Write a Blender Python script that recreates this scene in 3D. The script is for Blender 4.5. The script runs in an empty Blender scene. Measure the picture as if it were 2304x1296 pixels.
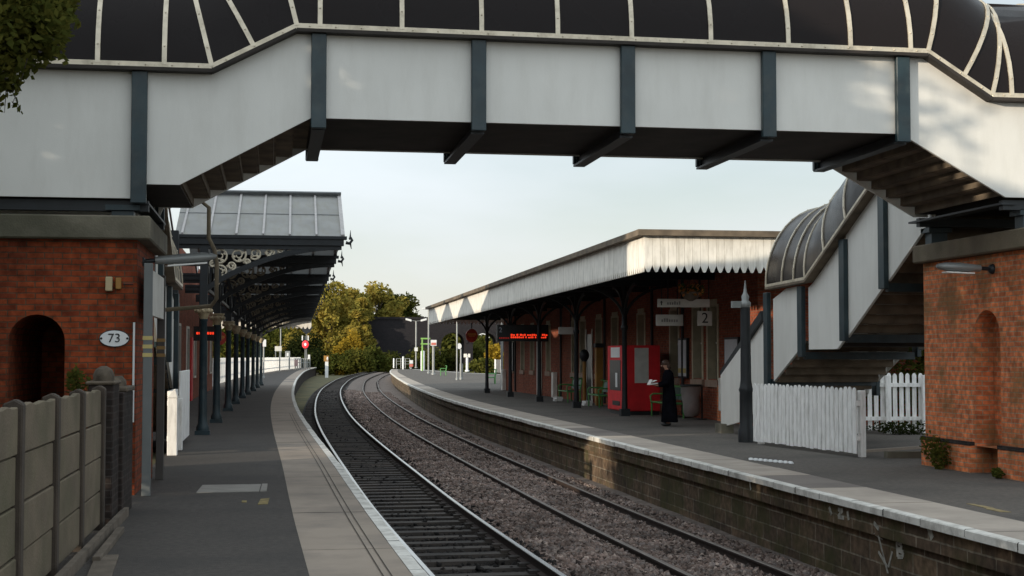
import bpy, bmesh, math, random
import numpy as np
from mathutils import Vector, Matrix, noise as mnoise
R = math.radians
scn = bpy.context.scene
COL = scn.collection
random.seed(7)

# ------------------------------------------------------------------ camera
# world frame: +Y runs along the near straight of the railway, +X across the tracks to the right, z=0 is the platform top
F_PX, HOR = 3300.0, 803.0
TH = math.atan(539/3300.0); PIT = math.atan((HOR-648)/F_PX); EYE = 1.8
cam_d = bpy.data.cameras.new('camera')
cam_d.sensor_width = 36; cam_d.lens = 36*F_PX/2304; cam_d.clip_start = .1; cam_d.clip_end = 6000
cam = bpy.data.objects.new('camera', cam_d); COL.objects.link(cam)
cam.location = (0, 0, EYE); cam.rotation_euler = (math.pi/2+PIT, 0, -TH)
scn.camera = cam

# ------------------------------------------------------------------ light
SUN_EL = R(9.5); SUN_AZ = R(57)            # azimuth of the direction the light travels, from +Y towards +X
ldir = Vector((math.sin(SUN_AZ)*math.cos(SUN_EL), math.cos(SUN_AZ)*math.cos(SUN_EL), -math.sin(SUN_EL)))
sd = bpy.data.lights.new('sun', 'SUN'); sd.energy = 5.0; sd.angle = R(.6); sd.color = (1, .87, .69)
so = bpy.data.objects.new('sun', sd); COL.objects.link(so)
so.rotation_euler = ldir.to_track_quat('-Z', 'Y').to_euler(); so.location = (-40, -30, 40)
w = bpy.data.worlds.new('World'); scn.world = w; w.use_nodes = True
nt = w.node_tree; nt.nodes.clear()
def wn(t): return nt.nodes.new(t)
sky = wn('ShaderNodeTexSky'); sky.sky_type = 'NISHITA'; sky.sun_disc = False
sky.sun_elevation = SUN_EL; sky.sun_rotation = math.atan2(-ldir.x, -ldir.y)
sky.air_density = 1.0; sky.dust_density = .6; sky.ozone_density = 1.0
# thin high cloud: whitens the blue in broad streaks
tc = wn('ShaderNodeTexCoord'); mp = wn('ShaderNodeMapping'); mp.inputs['Scale'].default_value = (1.4, 1.4, 5)
ns = wn('ShaderNodeTexNoise'); ns.inputs['Scale'].default_value = 2.2; ns.inputs['Detail'].default_value = 5
rp = wn('ShaderNodeValToRGB'); rp.color_ramp.elements[0].position = .34; rp.color_ramp.elements[1].position = .66
rp.color_ramp.elements[0].color = (.60, .60, .60, 1); rp.color_ramp.elements[1].color = (.98, .98, .98, 1)
mx = wn('ShaderNodeMix'); mx.data_type = 'RGBA'; mx.inputs[7].default_value = (6.3, 6.75, 6.95, 1)
dp = wn('ShaderNodeVectorMath'); dp.operation = 'DOT_PRODUCT'; dp.inputs[1].default_value = (-ldir.x, -ldir.y, -ldir.z)
nm = wn('ShaderNodeVectorMath'); nm.operation = 'NORMALIZE'
mr_ = wn('ShaderNodeMapRange'); mr_.inputs[1].default_value = -1; mr_.inputs[2].default_value = 1; mr_.inputs[3].default_value = .84; mr_.inputs[4].default_value = 1.8
sc_ = wn('ShaderNodeVectorMath'); sc_.operation = 'SCALE'; sc_.inputs[0].default_value = (6.6, 7.1, 7.35)
sx = wn('ShaderNodeSeparateXYZ'); hr = wn('ShaderNodeValToRGB'); hr.color_ramp.elements[0].color = (.70, .70, .68, 1); hr.color_ramp.elements[1].color = (.67, .735, .775, 1); hr.color_ramp.elements[1].position = .13
h10 = wn('ShaderNodeVectorMath'); h10.operation = 'SCALE'; h10.inputs['Scale'].default_value = 10
bg = wn('ShaderNodeBackground'); bg.inputs[1].default_value = .15
ou = wn('ShaderNodeOutputWorld'); lk = nt.links.new
lk(tc.outputs['Generated'], mp.inputs[0]); lk(mp.outputs[0], ns.inputs[0]); lk(ns.outputs[0], rp.inputs[0])
lk(tc.outputs['Generated'], nm.inputs[0]); lk(nm.outputs[0], dp.inputs[0]); lk(dp.outputs['Value'], mr_.inputs[0]); lk(mr_.outputs[0], sc_.inputs['Scale']); lk(nm.outputs[0], sx.inputs[0]); lk(sx.outputs[2], hr.inputs[0]); lk(hr.outputs[0], h10.inputs[0]); lk(h10.outputs[0], sc_.inputs[0]); lk(sc_.outputs[0], mx.inputs[7])
lk(rp.outputs[0], mx.inputs[0]); lk(sky.outputs[0], mx.inputs[6])
lk(mx.outputs[2], bg.inputs[0]); lk(bg.outputs[0], ou.inputs[0])
scn.view_settings.view_transform = 'Standard'; scn.view_settings.look = 'None'
scn.view_settings.exposure = -0.26; scn.view_settings.gamma = 1.0
scn.view_settings.use_curve_mapping = False

# ------------------------------------------------------------------ measuring helpers
def ray(px, py):
    cx = (px-1152)/F_PX; cy = -(py-648)/F_PX
    Y = math.cos(PIT)-cy*math.sin(PIT); Z = math.sin(PIT)+cy*math.cos(PIT)
    return (cx*math.cos(TH)+Y*math.sin(TH), -cx*math.sin(TH)+Y*math.cos(TH), Z)
def pl(px, py, ax, val):
    r = ray(px, py); o = (0, 0, EYE); t = (val-o[ax])/r[ax]
    return Vector([o[i]+t*r[i] for i in range(3)])
def gp(px, py): return pl(px, py, 2, 0)
def zat(p, py):
    d = p[0]*math.sin(TH)+p[1]*math.cos(TH)
    return EYE+(HOR-py)/F_PX*d*1.0

# ------------------------------------------------------------------ materials
def mat(name, col, rough=.7, metal=0, var=.15, scale=3.0, bump=.0, bscale=40, col2=None, stain=None, sscale=.8, samt=.5, trans=0, spec=.5, streak=None):
    m = bpy.data.materials.new(name); m.use_nodes = True
    t = m.node_tree; b = t.nodes['Principled BSDF']; L = t.links.new
    b.inputs['Roughness'].default_value = rough; b.inputs['Metallic'].default_value = metal
    b.inputs['Specular IOR Level'].default_value = spec
    if trans: b.inputs['Transmission Weight'].default_value = trans
    g = t.nodes.new('ShaderNodeNewGeometry')
    n = t.nodes.new('ShaderNodeTexNoise'); n.inputs['Scale'].default_value = scale; n.inputs['Detail'].default_value = 6
    L(g.outputs['Position'], n.inputs['Vector'])
    r = t.nodes.new('ShaderNodeValToRGB')
    c2 = col2 or col
    r.color_ramp.elements[0].position = .3; r.color_ramp.elements[1].position = .7
    r.color_ramp.elements[0].color = tuple(max(0, c*(1-var)) for c in col)+(1,)
    r.color_ramp.elements[1].color = tuple(min(1, c*(1+var)) for c in c2)+(1,)
    L(n.outputs[0], r.inputs[0]); out = r.outputs[0]
    if stain:
        n2 = t.nodes.new('ShaderNodeTexNoise'); n2.inputs['Scale'].default_value = sscale; n2.inputs['Detail'].default_value = 9; n2.inputs['Roughness'].default_value = .65
        if streak:
            mp2 = t.nodes.new('ShaderNodeMapping'); mp2.inputs['Scale'].default_value = streak
            L(g.outputs['Position'], mp2.inputs[0]); L(mp2.outputs[0], n2.inputs[0])
        else: L(g.outputs['Position'], n2.inputs['Vector'])
        r2 = t.nodes.new('ShaderNodeValToRGB'); r2.color_ramp.elements[0].position = .46; r2.color_ramp.elements[1].position = .68
        r2.color_ramp.elements[1].color = (samt,)*3+(1,)
        L(n2.outputs[0], r2.inputs[0])
        mm = t.nodes.new('ShaderNodeMix'); mm.data_type = 'RGBA'; mm.inputs[7].default_value = tuple(stain)+(1,)
        L(r2.outputs[0], mm.inputs[0]); L(out, mm.inputs[6]); out = mm.outputs[2]
    L(out, b.inputs['Base Color'])
    if bump:
        n3 = t.nodes.new('ShaderNodeTexNoise'); n3.inputs['Scale'].default_value = bscale; n3.inputs['Detail'].default_value = 4
        L(g.outputs['Position'], n3.inputs['Vector'])
        bp = t.nodes.new('ShaderNodeBump'); bp.inputs['Strength'].default_value = bump; bp.inputs['Distance'].default_value = .02
        L(n3.outputs[0], bp.inputs['Height']); L(bp.outputs[0], b.inputs['Normal'])
    return m
def wallvec(t):
    """(along wall, height) coordinates in metres for vertical faces; (x,y) for flat ones"""
    L = t.links.new
    g = t.nodes.new('ShaderNodeNewGeometry'); s = t.nodes.new('ShaderNodeSeparateXYZ'); L(g.outputs['Position'], s.inputs[0])
    sn = t.nodes.new('ShaderNodeSeparateXYZ'); L(g.outputs['True Normal'], sn.inputs[0])
    def ab(o):
        a = t.nodes.new('ShaderNodeMath'); a.operation = 'ABSOLUTE'; L(o, a.inputs[0])
        c = t.nodes.new('ShaderNodeMath'); c.operation = 'GREATER_THAN'; c.inputs[1].default_value = .7; L(a.outputs[0], c.inputs[0]); return c.outputs[0]
    mxx = t.nodes.new('ShaderNodeMix'); mxx.data_type = 'FLOAT'; L(ab(sn.outputs[0]), mxx.inputs[0]); L(s.outputs[0], mxx.inputs[2]); L(s.outputs[1], mxx.inputs[3])
    mz = t.nodes.new('ShaderNodeMix'); mz.data_type = 'FLOAT'; L(ab(sn.outputs[2]), mz.inputs[0]); L(s.outputs[2], mz.inputs[2]); L(s.outputs[1], mz.inputs[3])
    c = t.nodes.new('ShaderNodeCombineXYZ'); L(mxx.outputs[0], c.inputs[0]); L(mz.outputs[0], c.inputs[1])
    return c.outputs[0], g
def brickmat(name, c1, c2, mortar, bw=.225, bh=.075, ms=.009, soot=(.02, .017, .015), samt=.75, sscale=.9, green=None, rough=.9):
    m = bpy.data.materials.new(name); m.use_nodes = True
    t = m.node_tree; b = t.nodes['Principled BSDF']; L = t.links.new
    b.inputs['Roughness'].default_value = rough; b.inputs['Specular IOR Level'].default_value = .2
    v, g = wallvec(t)
    br = t.nodes.new('ShaderNodeTexBrick'); br.inputs['Scale'].default_value = 1
    br.inputs['Brick Width'].default_value = bw; br.inputs['Row Height'].default_value = bh; br.inputs['Mortar Size'].default_value = ms
    br.inputs['Mortar Smooth'].default_value = .3; br.inputs['Bias'].default_value = -.1
    br.inputs['Color1'].default_value = c1+(1,); br.inputs['Color2'].default_value = c2+(1,); br.inputs['Mortar'].default_value = mortar+(1,)
    # slightly wobbling courses
    nw = t.nodes.new('ShaderNodeTexNoise'); nw.inputs['Scale'].default_value = 6; L(g.outputs['Position'], nw.inputs['Vector'])
    sb = t.nodes.new('ShaderNodeVectorMath'); sb.operation = 'SUBTRACT'; sb.inputs[1].default_value = (.5, .5, .5); L(nw.outputs['Color'], sb.inputs[0])
    sc = t.nodes.new('ShaderNodeVectorMath'); sc.operation = 'SCALE'; sc.inputs['Scale'].default_value = .018; L(sb.outputs[0], sc.inputs[0])
    ad = t.nodes.new('ShaderNodeVectorMath'); ad.operation = 'ADD'; L(v, ad.inputs[0]); L(sc.outputs[0], ad.inputs[1])
    L(ad.outputs[0], br.inputs['Vector'])
    n = t.nodes.new('ShaderNodeTexNoise'); n.inputs['Scale'].default_value = sscale; n.inputs['Detail'].default_value = 8; n.inputs['Roughness'].default_value = .7
    L(g.outputs['Position'], n.inputs['Vector'])
    r = t.nodes.new('ShaderNodeValToRGB'); r.color_ramp.elements[0].position = .44; r.color_ramp.elements[1].position = .74; r.color_ramp.elements[1].color = (samt,)*3+(1,)
    L(n.outputs[0], r.inputs[0])
    mm = t.nodes.new('ShaderNodeMix'); mm.data_type = 'RGBA'; mm.inputs[7].default_value = soot+(1,)
    L(r.outputs[0], mm.inputs[0]); L(br.outputs['Color'], mm.inputs[6]); out = mm.outputs[2]
    n4 = t.nodes.new('ShaderNodeTexNoise'); n4.inputs['Scale'].default_value = 9; n4.inputs['Detail'].default_value = 3; L(g.outputs['Position'], n4.inputs['Vector'])
    r4 = t.nodes.new('ShaderNodeMapRange'); r4.inputs[1].default_value = .3; r4.inputs[2].default_value = .7; r4.inputs[3].default_value = .6; r4.inputs[4].default_value = 1.3; L(n4.outputs[0], r4.inputs[0])
    vm = t.nodes.new('ShaderNodeVectorMath'); vm.operation = 'SCALE'; L(out, vm.inputs[0]); L(r4.outputs[0], vm.inputs['Scale']); out = vm.outputs[0]
    if green:
        n5 = t.nodes.new('ShaderNodeTexNoise'); n5.inputs['Scale'].default_value = 1.7; n5.inputs['Detail'].default_value = 7; L(g.outputs['Position'], n5.inputs['Vector'])
        r5 = t.nodes.new('ShaderNodeValToRGB'); r5.color_ramp.elements[0].position = .48; r5.color_ramp.elements[1].position = .66; r5.color_ramp.elements[1].color = (.7, .7, .7, 1); L(n5.outputs[0], r5.inputs[0])
        mg = t.nodes.new('ShaderNodeMix'); mg.data_type = 'RGBA'; mg.inputs[7].default_value = green+(1,); L(r5.outputs[0], mg.inputs[0]); L(out, mg.inputs[6]); out = mg.outputs[2]
    L(out, b.inputs['Base Color'])
    bp = t.nodes.new('ShaderNodeBump'); bp.inputs['Strength'].default_value = .5; bp.inputs['Distance'].default_value = .01; bp.invert = True
    L(br.outputs['Fac'], bp.inputs['Height']); L(bp.outputs[0], b.inputs['Normal'])
    return m
def emis(name, col, s):
    m = bpy.data.materials.new(name); m.use_nodes = True; t = m.node_tree; b = t.nodes['Principled BSDF']
    b.inputs['Base Color'].default_value = col+(1,); b.inputs['Emission Color'].default_value = col+(1,); b.inputs['Emission Strength'].default_value = s
    return m
def leafmat(name, cols, transl=.35):
    m = bpy.data.materials.new(name); m.use_nodes = True; t = m.node_tree; L = t.links.new; t.nodes.clear()
    o = t.nodes.new('ShaderNodeOutputMaterial'); g = t.nodes.new('ShaderNodeNewGeometry')
    r = t.nodes.new('ShaderNodeValToRGB'); e = r.color_ramp.elements
    while len(e) < len(cols): e.new(.5)
    for i, c in enumerate(cols): e[i].position = i/(len(cols)-1); e[i].color = c+(1,)
    # leaves vary one by one and in broad patches
    n = t.nodes.new('ShaderNodeTexNoise'); n.inputs['Scale'].default_value = .25; n.inputs['Detail'].default_value = 2; L(g.outputs['Position'], n.inputs['Vector'])
    mr = t.nodes.new('ShaderNodeMapRange'); mr.inputs[1].default_value = .32; mr.inputs[2].default_value = .68; L(n.outputs[0], mr.inputs[0])
    mf = t.nodes.new('ShaderNodeMix'); mf.data_type = 'FLOAT'; mf.inputs[0].default_value = .45; L(mr.outputs[0], mf.inputs[2]); L(g.outputs['Random Per Island'], mf.inputs[3])
    L(mf.outputs[0], r.inputs[0])
    d = t.nodes.new('ShaderNodeBsdfDiffuse'); tr = t.nodes.new('ShaderNodeBsdfTranslucent'); s = t.nodes.new('ShaderNodeMixShader'); s.inputs[0].default_value = transl
    L(r.outputs[0], d.inputs[0]); L(r.outputs[0], tr.inputs[0]); L(d.outputs[0], s.inputs[1]); L(tr.outputs[0], s.inputs[2]); L(s.outputs[0], o.inputs[0])
    return m
def glassmat(name, col, tr, rough=.1, transl=False):
    """sheet of tinted plastic or dirty glass: part see-through, part solid film"""
    m = bpy.data.materials.new(name); m.use_nodes = True; t = m.node_tree; L = t.links.new; b = t.nodes['Principled BSDF']; o = t.nodes['Material Output']
    b.inputs['Base Color'].default_value = col+(1,); b.inputs['Roughness'].default_value = rough
    x = t.nodes.new('ShaderNodeBsdfTranslucent' if transl else 'ShaderNodeBsdfTransparent'); x.inputs[0].default_value = (tuple(min(1, c*1.6) for c in col) if transl else (.6, .52, .45))+(1,)
    g = t.nodes.new('ShaderNodeNewGeometry'); n = t.nodes.new('ShaderNodeTexNoise'); n.inputs['Scale'].default_value = 1.3; n.inputs['Detail'].default_value = 7; L(g.outputs['Position'], n.inputs['Vector'])
    mr = t.nodes.new('ShaderNodeMapRange'); mr.inputs[1].default_value = .3; mr.inputs[2].default_value = .7; mr.inputs[3].default_value = tr*.6; mr.inputs[4].default_value = tr*1.4; L(n.outputs[0], mr.inputs[0])
    rr = t.nodes.new('ShaderNodeMapRange'); rr.inputs[1].default_value = .3; rr.inputs[2].default_value = .7; rr.inputs[3].default_value = rough; rr.inputs[4].default_value = rough+.25; L(n.outputs[0], rr.inputs[0]); L(rr.outputs[0], b.inputs['Roughness'])
    s = t.nodes.new('ShaderNodeMixShader'); L(mr.outputs[0], s.inputs[0]); L(b.outputs[0], s.inputs[1]); L(x.outputs[0], s.inputs[2]); L(s.outputs[0], o.inputs[0])
    return m

M = {}
M['white'] = mat('white panel paint', (.70, .69, .65), .55, var=.04, scale=1.2, stain=(.44, .42, .37), sscale=1.1, samt=.22, streak=(2.5, 2.5, .5), bump=.06, bscale=60)
M['cream'] = mat('cream painted timber', (.84, .81, .74), .6, var=.07, scale=4, stain=(.33, .30, .24), sscale=2.0, samt=.5, streak=(4, 4, .6))
M['fencewhite'] = mat('white fence paint', (.90, .89, .87), .6, var=.06, scale=5, stain=(.38, .37, .33), sscale=3, samt=.5, streak=(4, 4, .7))
M['blue'] = mat('dark blue green paint', (.012, .030, .038), .45, var=.3, scale=3, stain=(.05, .06, .06), sscale=4, samt=.5)
M['dark'] = mat('near black ironwork', (.010, .013, .016), .5, var=.3, scale=4)
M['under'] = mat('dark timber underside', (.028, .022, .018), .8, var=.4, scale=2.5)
M['step'] = mat('weathered step boards', (.14, .108, .075), .85, var=.4, scale=3)
M['alu'] = mat('bare aluminium strip', (.62, .55, .43), .42, .35, var=.1, scale=6, stain=(.22, .18, .12), sscale=5, samt=.5)
M['smoke'] = glassmat('smoked plastic glazing', (.015, .012, .012), .035, .18)
M['smoke'].node_tree.nodes['Principled BSDF'].inputs['Specular IOR Level'].default_value = .10
M['roofglass'] = mat('dirty patent glazing', (.33, .33, .32), .75, var=.10, scale=1.6, stain=(.27,.26,.20), sscale=2.2, samt=.45, streak=(3,1,1), spec=.2)
_t = M['roofglass'].node_tree; _o = _t.nodes['Material Output']; _x = _t.nodes.new('ShaderNodeBsdfTranslucent'); _x.inputs[0].default_value = (.55,.57,.56,1); _s = _t.nodes.new('ShaderNodeMixShader'); _s.inputs[0].default_value = .10
_t.links.new(_t.nodes['Principled BSDF'].outputs[0], _s.inputs[1]); _t.links.new(_x.outputs[0], _s.inputs[2]); _t.links.new(_s.outputs[0], _o.inputs[0])
M['lead'] = mat('lead flashing', (.26, .275, .285), .55, var=.15)
M['scroll'] = mat('cream scroll ironwork', (.58, .52, .40), .6, var=.12, scale=9)
M['scrolldim'] = mat('dimmed scroll ironwork', (.20,.17,.12), .7, var=.2, scale=9)  # scroll paint copied at lower brightness for the brackets behind the first
M['cap'] = mat('weathered stone cap', (.15, .135, .10), .9, var=.3, scale=2, stain=(.05, .05, .03), samt=.7, bump=.3)
M['capdark'] = mat('dirty brown stone', (.10,.078,.055), .9, var=.4, scale=7, bump=.5, bscale=25)
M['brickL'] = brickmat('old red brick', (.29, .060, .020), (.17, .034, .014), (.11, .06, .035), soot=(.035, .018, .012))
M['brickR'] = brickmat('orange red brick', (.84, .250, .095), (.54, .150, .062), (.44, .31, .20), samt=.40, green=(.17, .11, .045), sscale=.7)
M['brickS'] = brickmat('station brick', (.33, .085, .042), (.24, .058, .032), (.20, .13, .09), samt=.35)
M['brickD'] = brickmat('sooty dark brick', (.045, .032, .027), (.028, .022, .02), (.06, .05, .045), soot=(.012, .012, .012))
M['brickV'] = brickmat('viaduct engineering brick', (.026, .023, .026), (.018, .017, .020), (.030, .028, .030), soot=(.02, .02, .022), bw=.5, bh=.16)
M['platwall'] = brickmat('stained platform blocks', (.165, .112, .072), (.085, .060, .042), (.24, .205, .155), bw=.62, bh=.235, ms=.012, soot=(.018, .014, .012), samt=.95, sscale=.9, green=(.060, .058, .022))
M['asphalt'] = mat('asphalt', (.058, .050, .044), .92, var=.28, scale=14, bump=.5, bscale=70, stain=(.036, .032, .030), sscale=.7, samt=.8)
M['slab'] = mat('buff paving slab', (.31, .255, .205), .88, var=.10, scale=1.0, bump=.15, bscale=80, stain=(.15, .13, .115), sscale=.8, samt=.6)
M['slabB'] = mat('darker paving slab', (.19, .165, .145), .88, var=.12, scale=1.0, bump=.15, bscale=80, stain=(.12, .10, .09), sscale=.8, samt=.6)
M['edge'] = mat('worn white edge line', (.68, .66, .61), .75, var=.1, scale=5, stain=(.26, .24, .21), sscale=3, samt=.75)
M['railtop'] = mat('polished rail head', (.55, .54, .53), .26, 1, var=.1, scale=1)
M['railold'] = mat('dull rail head', (.16, .13, .11), .45, .8, var=.3, scale=2)
M['rust'] = mat('rusty rail side', (.028, .016, .012), .85, var=.3, scale=6)
M['sleeper'] = mat('grimy sleeper', (.032, .026, .023), .85, var=.5, scale=1.4, col2=(.045,.036,.03), bump=.4, bscale=30)
M['ballast'] = mat('grey pink ballast', (.17, .135, .115), .95, var=.4, scale=9, bump=1, bscale=28, stain=(.055, .045, .04), sscale=1.3, samt=.7)
M['ballastD'] = mat('oily ballast', (.022, .019, .018), .9, var=.4, scale=9, bump=1, bscale=28)
M['earth'] = mat('rough grass ground', (.070, .075, .028), .95, var=.4, scale=.6, col2=(.10, .085, .035))
M['conc'] = mat('mossy concrete', (.165, .130, .088), .9, var=.25, scale=2.2, bump=.35, bscale=45, stain=(.085, .085, .042), sscale=1.4, samt=.6)
M['concpost'] = mat('dark concrete post', (.058, .044, .033), .9, var=.3, scale=3, bump=.3)
M['wood'] = mat('old grey timber', (.13, .105, .08), .9, var=.3, scale=5, bump=.3)
M['bark'] = mat('bark', (.05, .04, .03), .95, var=.3, scale=6, bump=.5)
M['galv'] = mat('grey painted steel', (.27, .28, .275), .5, .3, var=.1)
M['greypost'] = mat('mid grey post paint', (.13, .14, .14), .5, var=.1)
M['yellow'] = mat('yellow band', (.50, .40, .15), .6, var=.1)
M['signwhite'] = mat('white sign enamel', (.72, .73, .73), .35, var=.04)
M['signgrey'] = mat('grubby sign face', (.60, .59, .55), .5, var=.1, scale=4)
M['black'] = mat('black lettering', (.012, .012, .012), .5, var=.1)
M['greytext'] = mat('faded lettering', (.20, .20, .19), .6, var=.2)
M['red'] = mat('red cabinet paint', (.66, .012, .018), .6, var=.12)
M['signred'] = mat('red sign', (.55, .05, .03), .5, var=.1)
M['orange'] = mat('orange band', (.75, .30, .08), .5, var=.1)
M['green'] = mat('bright green tube', (.07, .24, .06), .45, var=.15)
M['greenmesh'] = mat('dark green mesh seat', (.030, .085, .065), .5, var=.3)
M['stone'] = mat('pinkish stone sill', (.34, .24, .18), .85, var=.12, scale=4)
M['glassdark'] = mat('dark window', (.012, .013, .016), .3, var=.2, spec=.15)
M['curtain'] = mat('pale window film', (.30, .29, .22), .5, var=.3, scale=6)
M['poster'] = mat('timetable poster', (.56, .57, .60), .4, var=.08, scale=8)
M['skin'] = mat('skin', (.42, .22, .15), .6, var=.06)
M['hair'] = mat('dark auburn hair', (.05, .022, .012), .6, var=.3, scale=30)
M['coat'] = mat('black coat cloth', (.006, .006, .008), .95, var=.3, scale=8, spec=.0)
M['paper'] = mat('newsprint', (.68, .66, .63), .8, var=.06, scale=20)
M['bag'] = glassmat('clear plastic sack', (.34, .30, .29), .45, .3)
M['ochre'] = mat('ochre post', (.30, .15, .03), .6, var=.2)
M['gold'] = mat('gilded capital', (.36, .29, .18), .55, var=.3, scale=12)
M['jamb'] = mat('dull cream window stone', (.46,.40,.28), .8, var=.15, scale=4)
M['brownpost'] = mat('brown grey post paint', (.055,.05,.045), .6, var=.15)
M['dullband'] = mat('dull ochre band', (.26,.16,.05), .6, var=.2)
M['bars'] = mat('pale lead covered glazing bar', (.44,.42,.41), .6, var=.12, scale=7)
M['ochrebox'] = mat('aged beige plastic', (.42,.34,.20), .6, var=.12)
M['slate'] = mat('slate roof', (.06, .06, .065), .7, var=.2)
M['lens'] = emis('red signal light', (1, .03, .04), 1.6)
M['lenscore'] = emis('signal core', (1, .5, .45), 5)
M['led'] = emis('red led text', (1, .05, .015), 1.3)
M['amber'] = emis('warm lamp', (1, .5, .18), .5)
M['tube'] = mat('white tube diffuser', (.75, .75, .72), .4)

# ------------------------------------------------------------------ object helpers
def base_of(p):
    while p.parent: p = p.parent
    return p.location
class MB:
    def __init__(s): s.v = []; s.f = []; s.m = []; s.sm = []
    def add(s, vs, fs, mi=0, smooth=False):
        o = len(s.v); s.v += [tuple(a) for a in vs]; s.f += [tuple(i+o for i in f) for f in fs]; s.m += [mi]*len(fs); s.sm += [smooth]*len(fs); return s
    def box(s, x0, x1, y0, y1, z0, z1, mi=0):
        return s.add([(x0,y0,z0),(x1,y0,z0),(x1,y1,z0),(x0,y1,z0),(x0,y0,z1),(x1,y0,z1),(x1,y1,z1),(x0,y1,z1)],
            [(3,2,1,0),(4,5,6,7),(0,1,5,4),(1,2,6,5),(2,3,7,6),(3,0,4,7)], mi)
    def obox(s, c, ax, ay, az, mi=0):
        c, ax, ay, az = map(Vector, (c, ax, ay, az)); vs = []
        for k in (-1, 1):
            for i, j in ((-1,-1),(1,-1),(1,1),(-1,1)): vs.append(c+ax*i+ay*j+az*k)
        return s.add(vs, [(3,2,1,0),(4,5,6,7),(0,1,5,4),(1,2,6,5),(2,3,7,6),(3,0,4,7)], mi)
    def bar(s, p, q, wd, ht, up=(0,0,1), mi=0):
        p, q = Vector(p), Vector(q); d = q-p; l = d.length; d.normalize(); u = Vector(up)
        sd_ = d.cross(u)
        if sd_.length < 1e-5: sd_ = d.cross(Vector((1,0,0)))
        sd_.normalize(); u2 = sd_.cross(d)
        return s.obox((p+q)/2, d*l/2, sd_*wd/2, u2*ht/2, mi)
    def tube(s, pts, r, n=8, mi=0, cap=True):
        pts = [Vector(p) for p in pts]; rs = r if isinstance(r, (list, tuple)) else [r]*len(pts); vs = []; prev = None
        for i, p in enumerate(pts):
            d = (pts[min(i+1, len(pts)-1)]-pts[max(i-1, 0)]).normalized()
            if prev is None:
                a = d.cross(Vector((0,0,1)))
                if a.length < 1e-4: a = Vector((1,0,0))
                a.normalize()
            else:
                a = prev-d*prev.dot(d)
                if a.length < 1e-5: a = d.orthogonal()
                a.normalize()
            prev = a; b = d.cross(a)
            for k in range(n):
                t = 2*math.pi*k/n; vs.append(p+(a*math.cos(t)+b*math.sin(t))*rs[i])
        fs = [(i*n+k, i*n+(k+1)%n, (i+1)*n+(k+1)%n, (i+1)*n+k) for i in range(len(pts)-1) for k in range(n)]
        s.add(vs, fs, mi, True)
        if cap: s.add(vs[:n], [tuple(range(n-1,-1,-1))], mi); s.add(vs[-n:], [tuple(range(n))], mi)
        return s
    def lathe(s, cx, cy, prof, n=12, mi=0, sy=1.0):
        vs = []
        for r, z in prof:
            for k in range(n):
                t = 2*math.pi*k/n; vs.append((cx+r*math.cos(t), cy+r*sy*math.sin(t), z))
        fs = [(i*n+k, i*n+(k+1)%n, (i+1)*n+(k+1)%n, (i+1)*n+k) for i in range(len(prof)-1) for k in range(n)]
        s.add(vs, fs, mi, True)
        s.add(vs[:n], [tuple(range(n-1,-1,-1))], mi); s.add(vs[-n:], [tuple(range(n))], mi); return s
    def prism(s, poly, ext, mi=0):
        p = [Vector(a) for a in poly]; e = Vector(ext); n = len(p)
        vs = p+[a+e for a in p]
        fs = [tuple(range(n-1,-1,-1)), tuple(range(n, 2*n))]+[(i, (i+1)%n, n+(i+1)%n, n+i) for i in range(n)]
        return s.add(vs, fs, mi)
    def quad(s, a, b, c, d, mi=0): return s.add([a,b,c,d], [(0,1,2,3)], mi)
    def strip(s, A, B, mi=0, smooth=False):
        n = len(A); return s.add(list(A)+list(B), [(i, i+1, n+i+1, n+i) for i in range(n-1)], mi, smooth)
    def ball(s, c, r, mi=0, nu=10, nv=7):
        c = Vector(c); rx, ry, rz = r if isinstance(r, (tuple, list)) else (r, r, r); vs = []
        for j in range(nv+1):
            ph = math.pi*j/nv
            for i in range(nu):
                t = 2*math.pi*i/nu; vs.append(c+Vector((rx*math.sin(ph)*math.cos(t), ry*math.sin(ph)*math.sin(t), -rz*math.cos(ph))))
        return s.add(vs, [(j*nu+i, j*nu+(i+1)%nu, (j+1)*nu+(i+1)%nu, (j+1)*nu+i) for j in range(nv) for i in range(nu)], mi, True)
    def build(s, name, mats, parent=None, bevel=0, fix=True):
        me = bpy.data.meshes.new(name)
        off = base_of(parent) if parent else Vector((0,0,0))
        me.from_pydata([(a[0]-off[0], a[1]-off[1], a[2]-off[2]) for a in s.v], [], s.f)
        for m in (mats if isinstance(mats, (list, tuple)) else [mats]): me.materials.append(m)
        me.polygons.foreach_set('material_index', s.m); me.polygons.foreach_set('use_smooth', s.sm)
        if fix:
            bm = bmesh.new(); bm.from_mesh(me); bmesh.ops.recalc_face_normals(bm, faces=bm.faces); bm.to_mesh(me); bm.free()
        me.update()
        o = bpy.data.objects.new(name, me); COL.objects.link(o)
        if parent: o.parent = parent
        if bevel:
            b = o.modifiers.new('bevel', 'BEVEL'); b.width = bevel; b.segments = 1; b.limit_method = 'ANGLE'
        return o
def tag(o, label=None, cat=None, group=None, kind=None):
    for k, v in (('label', label), ('category', cat), ('group', group), ('kind', kind)):
        if v: o[k] = v
    return o
def thing(name, loc, label, cat, group=None):
    o = bpy.data.objects.new(name, None); COL.objects.link(o); o.location = loc; o.empty_display_size = .2
    return tag(o, label, cat, group)
def dup(root, loc, rz=0, label=None, sc=None):
    r = root.copy(); COL.objects.link(r); r.location = loc; r.rotation_euler = (0, 0, rz)
    if sc: r.scale = (sc,)*3
    if label: r['label'] = label
    for ch in list(root.children):
        c = ch.copy(); COL.objects.link(c); c.parent = r
        for g in list(ch.children):
            d = g.copy(); COL.objects.link(d); d.parent = c
    return r
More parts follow.
